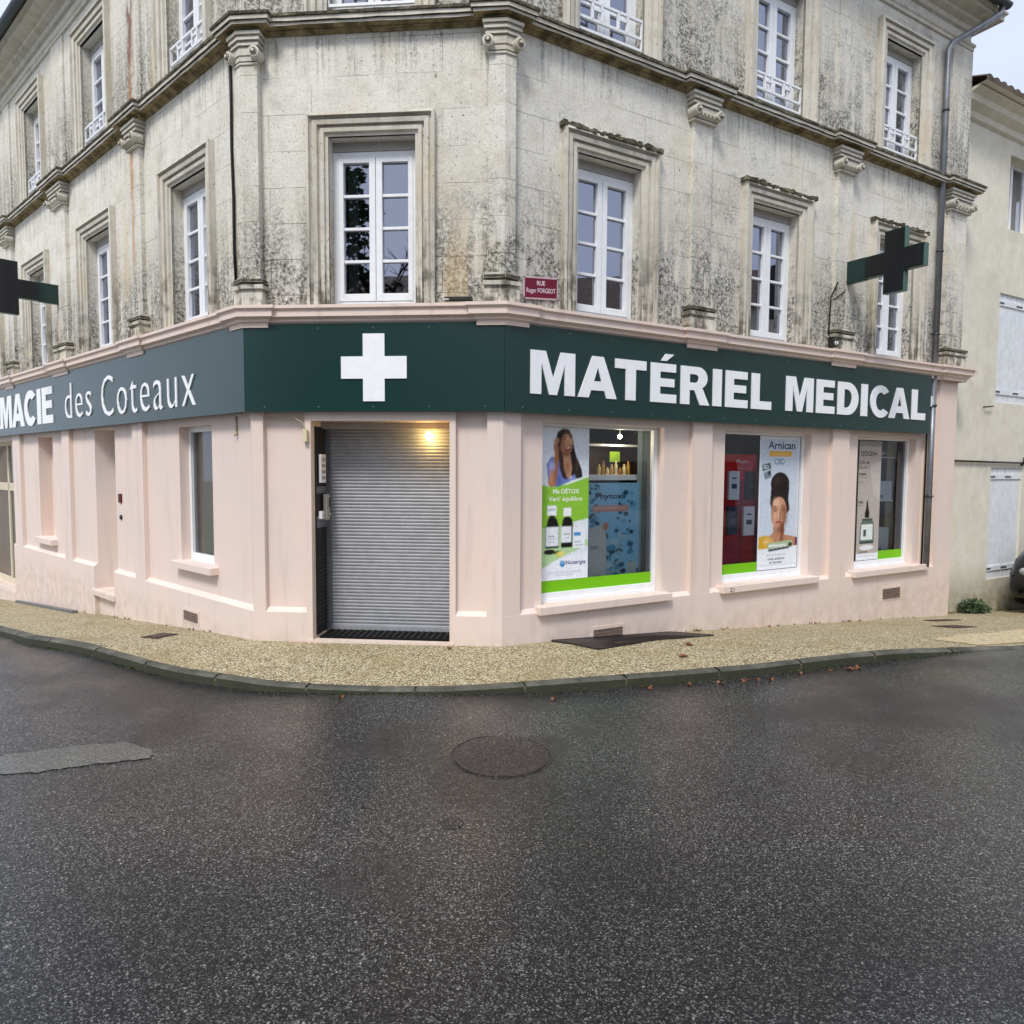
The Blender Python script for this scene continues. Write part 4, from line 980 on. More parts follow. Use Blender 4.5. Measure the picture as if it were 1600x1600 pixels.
# ------------------------------------------------------------------ posters and things in the shop windows
def ell(cx, cy, rx, ry, n=20, a0=0, a1=360): return [(cx+rx*math.cos(math.radians(a0+(a1-a0)*i/n)), cy+ry*math.sin(math.radians(a0+(a1-a0)*i/n))) for i in range(n if a1-a0 == 360 else n+1)]
def rc(x0, y0, x1, y1): return [(x0, y0), (x1, y0), (x1, y1), (x0, y1)]
import numpy as np
def m_print():
    s = NT('printed_poster_ink'); at = s.n('Attribute'); at.attribute_name = 'print'; s.l(at.outputs['Color'], s.b.inputs['Base Color'])
    s.rough(.45); s.b.inputs['Specular IOR Level'].default_value = .35; return s.m
M['print'] = m_print()
def blur(a, r):
    if r < .3: return a
    k = int(math.ceil(r*2)); w_ = np.exp(-(np.arange(-k, k+1)/r)**2/2); w_ /= w_.sum()
    p = np.pad(a, ((k, k), (0, 0)), mode='edge'); a = sum(w_[i]*p[i:i+a.shape[0]] for i in range(2*k+1))
    p = np.pad(a, ((0, 0), (k, k)), mode='edge'); return sum(w_[i]*p[:, i:i+a.shape[1]] for i in range(2*k+1))
def inside(px, py, poly):
    m = np.zeros(px.shape, bool); n = len(poly)
    for i in range(n):
        x0, y0 = poly[i]; x1, y1 = poly[(i+1) % n]
        if y0 == y1: continue
        c = ((y0 > py) != (y1 > py)) & (px < (x1-x0)*(py-y0)/(y1-y0)+x0); m ^= c
    return m
def print_sheet(F, s0, s1, z0, z1, o, base, layers, cell=.0055, seed=1):
    W, H = s1-s0, z1-z0; nx, ny = int(W/cell), int(H/cell)
    hx = lambda h: np.array(lin(*(int(h[i:i+2], 16) for i in (0, 2, 4)))[:3])
    img = np.ones((ny, nx, 3))*hx(base); X, Y = np.meshgrid((np.arange(nx)+.5)/nx, (np.arange(ny)+.5)/ny)
    for L in layers:
        c, poly = L[0], L[1]; soft = L[2] if len(L) > 2 else .7; al = L[3] if len(L) > 3 else 1
        m = blur(inside(X, Y, poly).astype(float), soft)*al
        img = img*(1-m[..., None])+hx(c)*m[..., None]
    rg = np.random.default_rng(seed); img *= (1+.05*blur(rg.normal(size=(ny, nx)), 1.0)*3)[..., None]; img = np.clip(img, 0, 1)
    a, b, c, d = F.p(s0, o, z1), F.p(s1, o, z1), F.p(s1, o, z0), F.p(s0, o, z0)
    u = np.linspace(0, 1, nx+1); v = np.linspace(0, 1, ny+1); U, Vv = np.meshgrid(u, v)
    P = np.array(a)[None, None]+(np.array(b)-np.array(a))*U[..., None]+(np.array(d)-np.array(a))*Vv[..., None]
    idx = np.arange((nx+1)*(ny+1)).reshape(ny+1, nx+1)
    q = np.stack([idx[1:, :-1], idx[1:, 1:], idx[:-1, 1:], idx[:-1, :-1]], -1).reshape(-1, 4)
    me = bpy.data.meshes.new('printed_sheet'); me.from_pydata(P.reshape(-1, 3).tolist(), [], q.tolist()); me.materials.append(M['print'])
    at = me.color_attributes.new('print', 'FLOAT_COLOR', 'CORNER')
    # smooth per-vertex colour from neighbouring cells
    pad = np.pad(img, ((1, 1), (1, 1), (0, 0)), mode='edge'); vc = (pad[:-1, :-1]+pad[1:, :-1]+pad[:-1, 1:]+pad[1:, 1:])/4
    cc = vc.reshape(-1, 3)[q.reshape(-1)]; cc = np.concatenate([cc, np.ones((len(cc), 1))], 1)
    at.data.foreach_set('color', cc.astype(np.float32).ravel()); me.update()
    ob = bpy.data.objects.new('printed_sheet', me); COL.objects.link(ob); return ob
def poster(name, label, cat, F, s0, s1, z0, z1, o, base, layers, texts=(), group=None, thick=.004):
    mb = MB(); mb.fbox(F, s0, s1, o-thick, o, z0, z1, pm(base)); W, H = s1-s0, z1-z0
    for t in texts:
        txt, c, x0, x1, y0, y1 = t[:6]; b = t[6] if len(t) > 6 else .0
        place_text(mb, F, font_mesh(txt, b), s0+W*x0, s0+W*x1, z1-H*y1, z1-H*y0, o+.0025, pm(c))
    root = tag(mb.build(name), label, cat, group)
    sh = print_sheet(F, s0, s1, z0, z1, o+.0012, base, layers); sh.parent = root
    return root
skin, skin2, hair, hair2 = 'b07a5c', 'c98f70', '1f1613', '33231c'
L1 = [('dfe6ee', rc(0, 0, 1, .42)),
 (hair, [(.27, .10), (.33, .03), (.44, -.0+.005), (.56, .01), (.64, .06), (.68, .13), (.72, .19), (.80, .24), (.86, .30), (.84, .345), (.70, .335), (.60, .31), (.45, .30), (.36, .25), (.28, .16)]),
 ('b98a6c', [(.43, .15), (.60, .17), (.64, .26), (.60, .335), (.50, .31), (.43, .24)]),
 ('6d7fc0', [(.10, .24), (.20, .19), (.32, .20), (.42, .24), (.52, .32), (.60, .335), (.74, .28), (.86, .32), (.90, .40), (.60, .44), (.30, .42), (.14, .36)]),
 ('b98a6c', [(.45, .22), (.62, .24), (.60, .32), (.55, .335), (.49, .30)]),
 ('a9714f', [(.13, .36), (.22, .27), (.27, .17), (.24, .12), (.28, .095), (.35, .13), (.36, .2), (.33, .30), (.30, .38), (.18, .39)]),
 (hair, [(.60, .17), (.68, .14), (.74, .2), (.84, .27), (.86, .34), (.72, .33), (.64, .26)]),
 (hair2, [(.36, .19), (.44, .18), (.47, .27), (.55, .34), (.44, .33), (.38, .27)]),
 ('c08a68', ell(.51, .095, .135, .085)),
 (hair, [(.36, .06), (.42, .02), (.54, .012), (.63, .05), (.60, .055), (.50, .035), (.43, .055), (.39, .12), (.36, .12)]),
 ('e0ac88', ell(.55, .085, .07, .04), 3, .8), ('8a5238', ell(.42, .115, .05, .05), 3, .7), ('7a4630', ell(.50, .17, .09, .02), 2.5, .8),
 ('2a1a16', [(.43, .078), (.47, .072), (.51, .077), (.47, .081)]), ('2a1a16', [(.56, .069), (.60, .062), (.63, .067), (.60, .071)]), ('241612', ell(.47, .062, .045, .004)), ('241612', ell(.60, .053, .04, .004)),
 ('8c5238', ell(.55, .10, .03, .018), 1.6, .8), ('e8b894', ell(.555, .09, .012, .016), 1.2, .8),
 ('8e3e38', [(.475, .132), (.55, .124), (.625, .112), (.605, .145), (.53, .157), (.49, .148)]), ('f4ece6', [(.51, .134), (.55, .129), (.595, .122), (.58, .133), (.54, .139)], .5),
 ('d49a78', ell(.20, .30, .03, .08), 3, .7), ('7a452e', ell(.30, .28, .03, .08), 3, .6), ('9fb0e0', ell(.22, .25, .06, .03), 3, .8), ('9aabe2', ell(.66, .36, .08, .04), 3, .7), ('4a5898', ell(.36, .36, .05, .05), 3, .7),
 ('5a4034', ell(.74, .25, .03, .06), 3, .7), ('4a3228', ell(.39, .22, .02, .06), 2.5, .8), ('6b4a3a', ell(.50, .03, .08, .015), 2.5, .6), ('8a5a44', ell(.53, .26, .05, .04), 3, .7),
 ('b98a6c', [(.25, .085), (.30, .065), (.35, .07), (.36, .085), (.30, .12), (.26, .115)], 1.0), ('7a4a34', rc(.29, .082, .35, .085), 1, .7), ('7a4a34', rc(.28, .095, .34, .098), 1, .7),
 ('8ec63a', [(0, .37), (.15, .385), (.35, .385), (.55, .36), (.75, .335), (1, .32), (1, .62), (0, .66)]),
 ('f2f6ee', [(.42, .378), (.62, .348), (.8, .33), (1, .31), (1, .322), (.78, .345), (.58, .368)]),
 ('b7d9a2', [(0, .66), (.2, .655), (.65, .62), (1, .6), (1, .78), (.5, .84), (0, .92)]),
 ('e4ebf3', [(.68, .62), (1, .60), (1, .74), (.68, .74)]),
 ('f4f6fa', rc(.13, .51, .32, .575)), ('b9c4d8', rc(.15, .53, .30, .542)), ('12100f', [(.11, .645), (.14, .60), (.18, .575), (.27, .575), (.33, .60), (.37, .645)]), ('12100f', rc(.09, .64, .37, .79)), ('e9edf4', rc(.10, .65, .36, .775)), ('7c8a6a', rc(.15, .705, .27, .714)), ('b9c6d6', rc(.15, .725, .30, .731)), ('b9c6d6', rc(.15, .745, .28, .751)),
 ('f4f6fa', rc(.46, .525, .63, .58)), ('12100f', [(.43, .645), (.45, .605), (.49, .585), (.6, .585), (.65, .605), (.67, .645)]), ('12100f', rc(.42, .64, .66, .79)), ('e9edf4', rc(.42, .65, .64, .755)), ('7c8a6a', rc(.47, .695, .60, .703)), ('b9c6d6', rc(.47, .72, .60, .726)),
 ('eef2f8', rc(.67, .66, .93, .795)), ('3d8fd0', rc(.69, .69, .84, .715)), ('9aa8b8', rc(.70, .75, .85, .756)), ('3f4a58', rc(.72, .775, .90, .779)),
 ('1a1712', ell(.18, .812, .12, .018)), ('3e5a20', ell(.36, .82, .1, .014)), ('e6dc7a', ell(.42, .828, .08, .02)), ('d8d060', ell(.34, .832, .04, .012)),
 ('eef2fa', [(0, .93), (.2, .885), (.5, .85), (.8, .835), (1, .82), (1, 1), (0, 1)]),
 ('2f86c8', ell(.45, .895, .055, .022)), ('8fc4ea', ell(.45, .888, .025, .009)),
 ('aab2cc', rc(.12, .945, .84, .9485)), ('aab2cc', rc(.10, .957, .90, .9605)), ('aab2cc', rc(.25, .969, .7, .9725))]
poster('woman_poster', 'tall banner of a laughing woman with bottles on lime green, in the first shop window', 'poster', FR, .595, 1.205, -1.185, .43, -.262, 'e2e8f0', L1,
       [('Ma DÉTOX', 'f6fbe8', .24, .80, .392, .432, .02), ('Vert\' équilibre', 'f6fbe8', .15, .86, .448, .49, .015), ('Nutergia', '2c3a78', .52, .95, .875, .91, .01)])
L2 = [('c9d4e2', rc(.03, .02, .97, .98)),
 ('e2a93c', ell(.26, .128, .03, .022)+[]), ('e2a93c', rc(.25, .107, .77, .15)), ('e2a93c', ell(.77, .128, .03, .022)),
 ('58656e', [(.06, .215), (.26, .195), (.29, .24), (.08, .262)]), ('7a8a92', [(.10, .275), (.28, .25), (.30, .30), (.14, .325)]), ('2c3a42', [(.2, .262), (.27, .255), (.28, .285), (.22, .292)]),
 (hair, ell(.52, .355, .235, .088, 24)), (hair, [(.30, .38), (.76, .38), (.74, .47), (.78, .55), (.72, .58), (.34, .56), (.28, .50)]),
 ('b98468', [(.38, .66), (.64, .66), (.66, .74), (.98, .765), (1, .80), (.98, .84), (.02, .83), (.02, .765), (.3, .745), (.38, .72)]),
 ('d2a62a', [(.02, .75), (.22, .74), (.36, .77), (.44, .81), (.5, .835), (.02, .845)]), ('6a3a50', [(.93, .765), (1, .77), (1, .83), (.94, .83)]),
 ('c9967a', ell(.51, .575, .195, .125, 26)), ('8a5238', [(.54, .66), (.64, .64), (.66, .72), (.58, .80), (.56, .72)]),
 (hair, [(.30, .47), (.36, .44), (.5, .43), (.66, .44), (.73, .49), (.64, .465), (.5, .452), (.38, .475), (.33, .54)]),
  ('e8c0a2', ell(.44, .50, .09, .035), 4, .8), ('e6b898', ell(.40, .60, .05, .035), 4, .8), ('7c482e', ell(.66, .60, .07, .08), 5, .75), ('8a5438', ell(.35, .58, .03, .07), 3, .5), ('6a3a26', ell(.56, .70, .12, .02), 4, .8),
 ('7c4c34', ell(.415, .545, .06, .016), 2, .6), ('7c4c34', ell(.605, .542, .06, .016), 2, .6), ('2a1812', [(.355, .557), (.41, .566), (.47, .556), (.41, .561)], .5), ('2a1812', [(.555, .554), (.61, .562), (.665, .551), (.61, .557)], .5),
 ('3a221a', [(.345, .532), (.40, .521), (.475, .528), (.40, .527)], .6), ('3a221a', [(.55, .526), (.61, .517), (.68, .526), (.61, .523)], .6), ('8e5a3c', ell(.545, .59, .022, .04), 2, .8), ('e8c2a4', ell(.50, .585, .016, .04), 1.8, .9), ('5a3022', rc(.475, .617, .55, .621), 1, .8),
 ('9c4a42', ell(.51, .645, .075, .011), .8), ('6a2a26', rc(.445, .643, .575, .646), .6), ('c47a6c', ell(.51, .652, .04, .005), 1), ('e0ac8a', ell(.26, .785, .12, .02), 4, .6), ('7a4630', ell(.60, .775, .05, .03), 4, .7), ('eac878', ell(.22, .79, .08, .02), 3, .7),
 ('3a2a24', ell(.45, .33, .10, .03), 4, .8), ('0e0a09', ell(.62, .38, .10, .05), 5, .7), ('42302a', rc(.32, .40, .70, .404), 1.5, .6),
 ('e6ecf2', [(0, .845), (1, .83), (1, 1), (0, 1)]),
 ('a9bc96', [(.24, .80), (.86, .785), (.88, .80), (.86, .84), (.26, .85)]), ('dfe4e2', rc(.27, .812, .72, .83)), ('223050', [(.26, .85), (.78, .835), (.80, .848), (.28, .865)]), ('2c4438', ell(.82, .82, .05, .018)),
 ('b4c2cc', rc(.22, .89, .72, .896)),
 ('a2aca8', rc(.02, .965, .98, .968))]
poster('arnica_poster', 'white poster of a woman with a high bun, eyes closed, in the second shop window', 'poster', FR, 3.905, 4.675, -1.30, .43, -.262, 'dde4ec', L2,
       [('Arnican', '46506a', .20, .88, .035, .095, .02), ('chauffant', 'f6dc9a', .31, .72, .118, .142, .0), ('CBD', '6f97b4', .36, .62, .165, .21, .02),
        ('une action', '5a6c72', .26, .68, .912, .93, .02), ('et douceur', '5a6c72', .30, .64, .938, .956, .02), ('BIO', 'dfe8ea', .1, .22, .215, .245, .02)])
L3 = [('958f88', rc(.0, .0, 1, .045)), ('c6bfb8', [(.5, .22), (1, .15), (1, .5), (.7, .45)]),
 ('16120f', [(.40, .50), (.46, .50), (.49, .56), (.54, .60), (.54, .645), (.34, .645), (.34, .60), (.39, .56)]),
 ('3a4a40', rc(.22, .65, .70, .672)), ('5f7268', [(.16, .69), (.24, .668), (.68, .668), (.76, .69), (.78, .86), (.12, .86)]), ('e2eae6', [(.2, .70), (.72, .70), (.72, .83), (.18, .83)]), ('44544c', rc(.30, .745, .42, .80)), ('33423a', rc(.14, .845, .76, .862)), ('e6eaec', ell(.46, .895, .32, .022)),
 ('e8edf2', rc(0, .945, 1, 1)), ('9aa4b0', rc(.04, .965, .85, .969))]
poster('serum_poster', 'beige poster showing a dropper bottle in the last shop window', 'poster', FR, 5.975, 6.50, -1.30, .42, -.262, 'b9afa8', L3,
       [('OOCEN+', '4a443e', .06, .82, .085, .125, .02), ('SERUM', '6a5e58', .02, .46, .17, .195, .01), ('NUIT ?', '6a5e58', .02, .50, .208, .235, .01), ('100%', '3c2e30', .02, .34, .268, .288, .03),
        ('naturel', '7a706c', .02, .40, .296, .308, .0), ('bio', '7a706c', .02, .24, .335, .35, .0), ('CBN', '3c3236', .0, .24, .50, .522, .02), ('huile', '4a4246', .0, .2, .53, .545, .0), ('Sommeil', '4a4640', .1, .5, .92, .938, .01)])
# blue cardboard display
Lb = []; rnd = random.Random(11)
for _ in range(46):
    x, y = rnd.uniform(.55, .95), rnd.uniform(.02, .55)
    if rnd.random() < .5: x = rnd.uniform(.02, .2)
    r = rnd.uniform(.02, .05); Lb.append((rnd.choice(['1f5a78', '2e7a9c', '174a62', '6fb4d0']), ell(x, y, r*1.3, r*.6, 6)))
for _ in range(60):
    x, y = rnd.uniform(.25, .95), rnd.uniform(.5, .97); r = rnd.uniform(.02, .06)
    Lb.append((rnd.choice(['8fc8d8', '4f9cba', 'b4d8e0', '2a6a88', '1d4258', 'a8c4c8']), ell(x, y, r*1.4, r*.6, 7)))
Lb += [('e0a28c', rc(.1, .22, .78, .285)), ('f0c8b8', rc(.14, .243, .74, .256)), ('d6d8d2', [(.02, .44), (.3, .41), (.36, .55), (.36, 1), (.02, 1)]), ('a8aaa4', rc(.06, .62, .2, .65)), ('4a4c48', rc(.14, .92, .26, .96)), ('c8926c', ell(.34, .43, .06, .04)), ('c4d0c8', rc(.76, .80, .96, .98))]
def standee():
    F = FR; root = poster('display_card', 'bright blue floral cardboard display standing behind the first window', 'display stand', F, 1.30, 2.04, -1.30, -.16, -.40, '93d0f0', Lb, [('Phytoxil', '183048', .14, .72, .10, .175, .025)], thick=.02)  # paler base blue stands in for more light on the card
    mb = MB(); mb.fbox(F, 1.62, 1.66, -.75, -.43, -1.30, -.35, pm('d8d8d0')); mb.build('easel_leg', root)
    return root
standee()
mb = MB()
mb.fbox(FR, 1.22, 2.10, -1.0, -.36, -1.40, -1.30, 'pvc'); tag(mb.build('display_plinth', bevel=.005), 'low white window bench under the blue cardboard display', 'display bench')
# shelf with bottles
root = empty('shelf_unit', FR.p(1.7, -.9, -.1), 'dark wooden shelf unit with a white top board in the first window', 'shelf')
def rp(mb, name): o = mb.build(name, None, .003); rel(o, root); return o
mb = MB(); mb.fbox(FR, 1.25, 2.3, -.86, -.82, -.12, .26, 'wood'); rp(mb, 'back_panel')
mb = MB(); mb.fbox(FR, 1.25, 2.3, -.82, -.44, -.13, -.07, 'pvc'); rp(mb, 'shelf_board')
mb = MB(); mb.fbox(FR, 1.25, 2.3, -.82, -.60, .26, .285, 'pvc'); rp(mb, 'shelf_board')
mb = MB(); mb.fbox(FR, 2.28, 2.32, -.96, -.62, -1.5, .42, 'wood'); rp(mb, 'side_panel')
BC = ['d8c27a', 'b98a3c', 'e0d090', 'c8a050', 'dccf9c', 'a87838', 'e6dcb0', 'c49a48']
for i in range(8):
    s = 1.60+i*.062; h = .085+.03*math.sin(i*2.1)
    mb = MB(); mb.tube([FR.p(s, -.60, -.07), FR.p(s, -.60, -.07+h), FR.p(s, -.60, -.07+h*1.2), FR.p(s, -.60, -.07+h*1.45)], [.022, .022, .010, .010], pm(BC[i]), 10)
    tag(mb.build('bottle'), 'small yellow bottle standing in the row on the dark wooden shelf', 'bottle', 'bottles on the shelf of the first window')
mb = MB(); mb.fbox(FR, 1.80, 1.95, -.66, -.655, .08, .20, pm('8fb82c')); tag(mb.build('price_card'), 'lime green card above the yellow bottles on the shelf', 'card')
mb = MB(); k = 10
for i in range(k):
    x0, x1 = 2.02+.55*i/k, 2.02+.55*(i+1)/k; d0, d1 = .015*math.sin(i*2.), .015*math.sin((i+1)*2.)
    mb.face([FR.p(x0, -.42+d0, -1.5), FR.p(x1, -.42+d1, -1.5), FR.p(x1, -.42+d1, .44), FR.p(x0, -.42+d0, .44)], pm('a2b0aa'))
tag(mb.build('curtain_panel'), 'grey green hanging fabric panel at the right of the first window', 'curtain')
M['shopbulb'] = m_emit('lit_shop_spot', (255, 236, 190), 9)
root = empty('ceiling_spot', FR.p(1.95, -.58, .36), 'round lit ceiling spot glowing inside the first shop window', 'lamp')
me = bpy.data.meshes.new('spot_bulb'); bm = bmesh.new(); bmesh.ops.create_uvsphere(bm, u_segments=12, v_segments=8, radius=.026); bm.to_mesh(me); bm.free(); me.materials.append(M['shopbulb'])
bo = bpy.data.objects.new('spot_bulb', me); COL.objects.link(bo); bo.location = FR.p(1.82, -.5, .37); rel(bo, root)
mb = MB(); mb.tube([FR.p(1.82, -.5, .40), FR.p(1.82, -.5, .95)], .008, 'zinc', 8); rel(mb.build('stem'), root)
pd = bpy.data.lights.new('spot_light', 'POINT'); pd.energy = 2.0; pd.color = (1, .85, .62); pd.shadow_soft_size = .05
po = bpy.data.objects.new('spot_light', pd); COL.objects.link(po); po.location = FR.p(1.82, -.48, .30); rel(po, root)
# red display in window two
LR = [('d0141e', rc(0, 0, 1, .22), 2), ('a20e18', rc(.0, .22, 1, 1), 2), ('b41824', rc(.06, .24, .48, .96)), ('9a1838', rc(.1, .72, .55, .95)), ('5a0c14', rc(.5, .24, .53, .96))]
poster('red_display_panel', 'tall dark red display panel behind the second window', 'display stand', FR, 3.30, 3.98, -1.28, .19, -.33, 'a00c18', LR, [('Phyto', 'e8c8c8', .38, .70, .045, .085, .015), ('soin', 'c88a8a', .40, .66, .10, .125, .0)], thick=.03)
for j, (a, b, z0, z1, c, c2, lb) in enumerate(((3.44, 3.63, -.38, -.02, 'e4e8ee', '3a5a78', 'white product box, upper left one on the red panel'), (3.76, 3.92, -.38, -.02, '2c2a26', '4a443c', 'dark brown product box, upper right one on the red panel'),
                               (3.44, 3.62, -.82, -.46, '3c4660', '5a6480', 'slate blue product box, lower left one on the red panel'), (3.72, 3.92, -.84, -.47, 'e8eaf0', '44546c', 'white product box, lower right one on the red panel'))):
    mb = MB(); mb.fbox(FR, a-.05, b-.05, -.327, -.29, z0, z1, pm(c)); o = mb.build('product_box', None, .004); tag(o, lb, 'box', 'boxes on the red display')
    mb = MB(); w_ = b-a; a -= .05; b -= .05; mb.fbox(FR, a+w_*.25, b-w_*.25, -.29, -.288, z0+.14, z0+.20, pm(c2)); mb.fbox(FR, a+w_*.3, b-w_*.3, -.29, -.288, z0+.26, z0+.28, pm(c2)); mb.build('printed_label', o)
# third window shelf and boxes
mb = MB(); mb.fbox(FR, 5.3, 7.04, -.68, -.66, -1.5, .9, pm('93a39c')); tag(mb.build('display_screen'), 'grey green panel closing the back of the last window', 'screen')
root = empty('shelf_rack', FR.p(6.8, -.8, -1.3), 'slim metal rack with glass shelves in the last window', 'shelf')
for a in (6.35, 7.0):
    mb = MB(); mb.fbox(FR, a, a+.02, -.62, -.60, -1.5, .3, 'zinc'); rp(mb, 'upright')
for z in (-1.24, -.45, .2):
    mb = MB(); mb.fbox(FR, 6.32, 7.05, -.62, -.38, z-.015, z, 'pvc'); rp(mb, 'shelf_board')
for (a, b, z0, z1, c, lb) in ((6.55, 7.02, -.45, -.16, 'd8e0e6', 'wide white carton on the middle shelf of the last window'), (6.55, 6.98, -1.24, -.86, 'ccd6de', 'pale blue grey carton on the lowest shelf of the last window'), (6.56, 6.78, .2, .32, '22221e', 'small black box on the top shelf of the last window')):
    mb = MB(); mb.fbox(FR, a, b, -.58, -.40, z0, z1, pm(c)); o = mb.build('carton', None, .005); tag(o, lb, 'box'); mb = MB(); mb.fbox(FR, a+.1, a+.25, -.40, -.398, z0+.03, z0+.08, pm('8a94a0')); mb.build('printed_label', o)
mb = MB(); mb.fbox(FR, 7.05, 7.5, -.52, -.50, -1.5, .6, pm('c0b488')); tag(mb.build('folding_screen'), 'ochre yellow screen panel at the right of the last window', 'screen')
mb = MB(); place_text(mb, FR, font_mesh('21', .01), 3.15, 3.22, -1.475, -1.425, -.008, 'darkmetal'); o = mb.build('house_number'); tag(o, 'tiny dark house number painted on the sill of the second window', 'number')

# ------------------------------------------------------------------ neighbour house on the right
FN = Fac(FR.xy(0, 0), FR.d)
nb_ = empty('neighbour_house', FR.p(12, -.3, -2.4), 'cream ochre rendered house with white shutters right of the pharmacy', 'house')
ON = -.3; HN = [(9.85, 10.75, 4.05, 5.25), (9.72, 10.95, 1.16, 2.98), (9.69, 10.76, -1.86, .06), (13.2, 14.2, 1.16, 2.98)]
mb = MB(); wallgrid(mb, FR, ON, -4, 6.0, HN, 'house', REND+.001, 18)
for h in HN: reveal(mb, FR, h, ON, ON-.22, 'house')
a, b, c, d = FR.xy(18, ON), FR.xy(18, -8), FR.xy(REND+.001, -8), FR.xy(REND+.001, ON)
for p_, q_ in ((a, b), (b, c)): mb.face([V(p_.x, p_.y, -3), V(q_.x, q_.y, -3), V(q_.x, q_.y, 6+ZO), V(p_.x, p_.y, 6+ZO)], 'house')
rel(mb.build('wall'), nb_)
mb = MB(); n = 280; L = 18.3-REND
for k in range(n):
    def pt(t, f): q = FR.xy(REND+.05+L*t, ON+.42-f*4.5); return V(q.x, q.y, ZO+5.86+f*1.5+.05*abs(math.sin(t*L/.21*math.pi)))
    mb.face([pt(k/n, 0), pt((k+1)/n, 0), pt((k+1)/n, 1), pt(k/n, 1)], 'tile', True)
    p0, p1 = pt(k/n, 0), pt((k+1)/n, 0); mb.face([V(p0.x, p0.y, ZO+5.80), V(p1.x, p1.y, ZO+5.80), p1, p0], 'tile')
q = [FR.p(REND+.05, ON+.42, 5.8), FR.p(18.3, ON+.42, 5.8), FR.p(18.3, ON, 5.76), FR.p(REND+.05, ON, 5.76)]; mb.face(q, 'house')
q2 = [FR.p(REND+.05, ON-4.1, 7.36), FR.p(18.3, ON-4.1, 7.36), FR.p(18.3, -8, 6), FR.p(REND+.05, -8, 6)]; mb.face(q2, 'tile')
rel(mb.build('roof'), nb_)
mb = MB(); sweep(mb, [FR.xy(REND+.05, ON), FR.xy(18, ON)], [(-.01, 5.48), (.06, 5.5), (.08, 5.58), (.2, 5.64), (.22, 5.72), (.34, 5.77), (-.01, 5.79)], 'house'); rel(mb.build('eaves_moulding'), nb_)
def shutter(s0, s1, z0, z1, o, parent):
    mb = MB(); n = 4; w_ = (s1-s0)/n
    for i in range(n): mb.fbox(FR, s0+i*w_+.003, s0+(i+1)*w_-.003, o-.02, o, z0, z1, 'shutterpaint')
    for z in (z0+.14, z1-.2): mb.fbox(FR, s0+.01, s1-.01, o, o+.018, z, z+.085, 'shutterpaint')
    sh = mb.build('shutter'); rel(sh, parent)
    mb = MB()
    for z in (z0+.17, z1-.17): mb.fbox(FR, s0-.03, s0+.16, o+.018, o+.024, z, z+.022, 'darkmetal')
    hg = mb.build('strap_hinge'); hg.parent = sh; hg.matrix_parent_inverse = Matrix.Translation(parent.location)@Matrix.Identity(4) if False else Matrix.Identity(4)
for (s0, s1, z0, z1) in (HN[1], HN[2], HN[3]):
    m_ = (s0+s1)/2; shutter(s0, m_-.004, z0, z1, ON-.03, nb_); shutter(m_+.004, s1, z0, z1, ON-.03, nb_)
s0, s1, z0, z1 = HN[0]; mb = MB()
for a, b, c, d in ((s0, s0+.06, z0, z1), (s1-.06, s1, z0, z1), (s0+.06, s1-.06, z0, z0+.06), (s0+.06, s1-.06, z1-.06, z1), ((s0+s1)/2-.03, (s0+s1)/2+.03, z0+.06, z1-.06)): mb.fbox(FR, a, b, ON-.22, ON-.18, c, d, 'pvc')
wn = mb.build('window'); rel(wn, nb_)
mb = MB(); mb.face([FR.p(s0, ON-.2, z0), FR.p(s1, ON-.2, z0), FR.p(s1, ON-.2, z1), FR.p(s0, ON-.2, z1)], 'glass'); mb.face([FR.p(s0, ON-.3, z0), FR.p(s1, ON-.3, z0), FR.p(s1, ON-.3, z1), FR.p(s0, ON-.3, z1)], 'room')
pn = mb.build('pane'); pn.parent = wn
mb = MB(); mb.tube([FR.p(8.5, ON+.03, .16), FR.p(10.85, ON+.03, .14)], .016, 'darkmetal', 8); mb.tube([FR.p(8.5, ON, .155), FR.p(8.5, ON+.04, .16)], .02, 'darkmetal', 8); mb.tube([FR.p(10.7, ON, .10), FR.p(10.7, ON+.05, .14), FR.p(10.7, ON+.05, .24)], .02, 'darkmetal', 8)
tag(mb.build('wall_rod'), 'long thin iron rod fixed across the cream wall over the lower shutters', 'iron rod')
mb = MB(); mb.tube([FR.p(9.35, ON, 1.06), FR.p(9.35, ON+.05, 1.06), FR.p(9.55, ON+.05, 1.08)], .012, 'darkmetal', 8)
tag(mb.build('shutter_hook'), 'small iron shutter hook on the cream wall below the upper shutters', 'hook')

# ------------------------------------------------------------------ things on the ground
def grate(name, pts, label, cat, m='iron', bars=9, fn=zpave, lift=.01):
    P = [Vector(p) for p in pts]; mb = MB()
    zf = lambda q, dz: V(q.x, q.y, fn(q.x, q.y)+lift+dz)
    def bar(p0, p1, w_, z0, z1):
        d = (p1-p0).normalized(); n = Vector((-d.y, d.x))*w_
        c = [p0-n, p1-n, p1+n, p0+n]; mb.hexa([zf(q, z0) for q in c]+[zf(q, z1) for q in c], m)
    for a, b in zip(P, P[1:]+P[:1]): bar(a, b, .012, -.02, .006)
    for i in range(1, bars*3):
        t = i/(bars*3); bar(P[0].lerp(P[1], t), P[3].lerp(P[2], t), .004, -.02, .003)
    for i in range(1, bars*2):
        t = i/(bars*2); bar(P[0].lerp(P[3], t), P[1].lerp(P[2], t), .004, -.02, .0)
    mb.face([zf(q, -.006) for q in P], 'darkmetal')
    return tag(mb.build(name), label, cat)
_a = FR.xy(.60, GP+.03); _b = FR.xy(2.15, GP+.03)
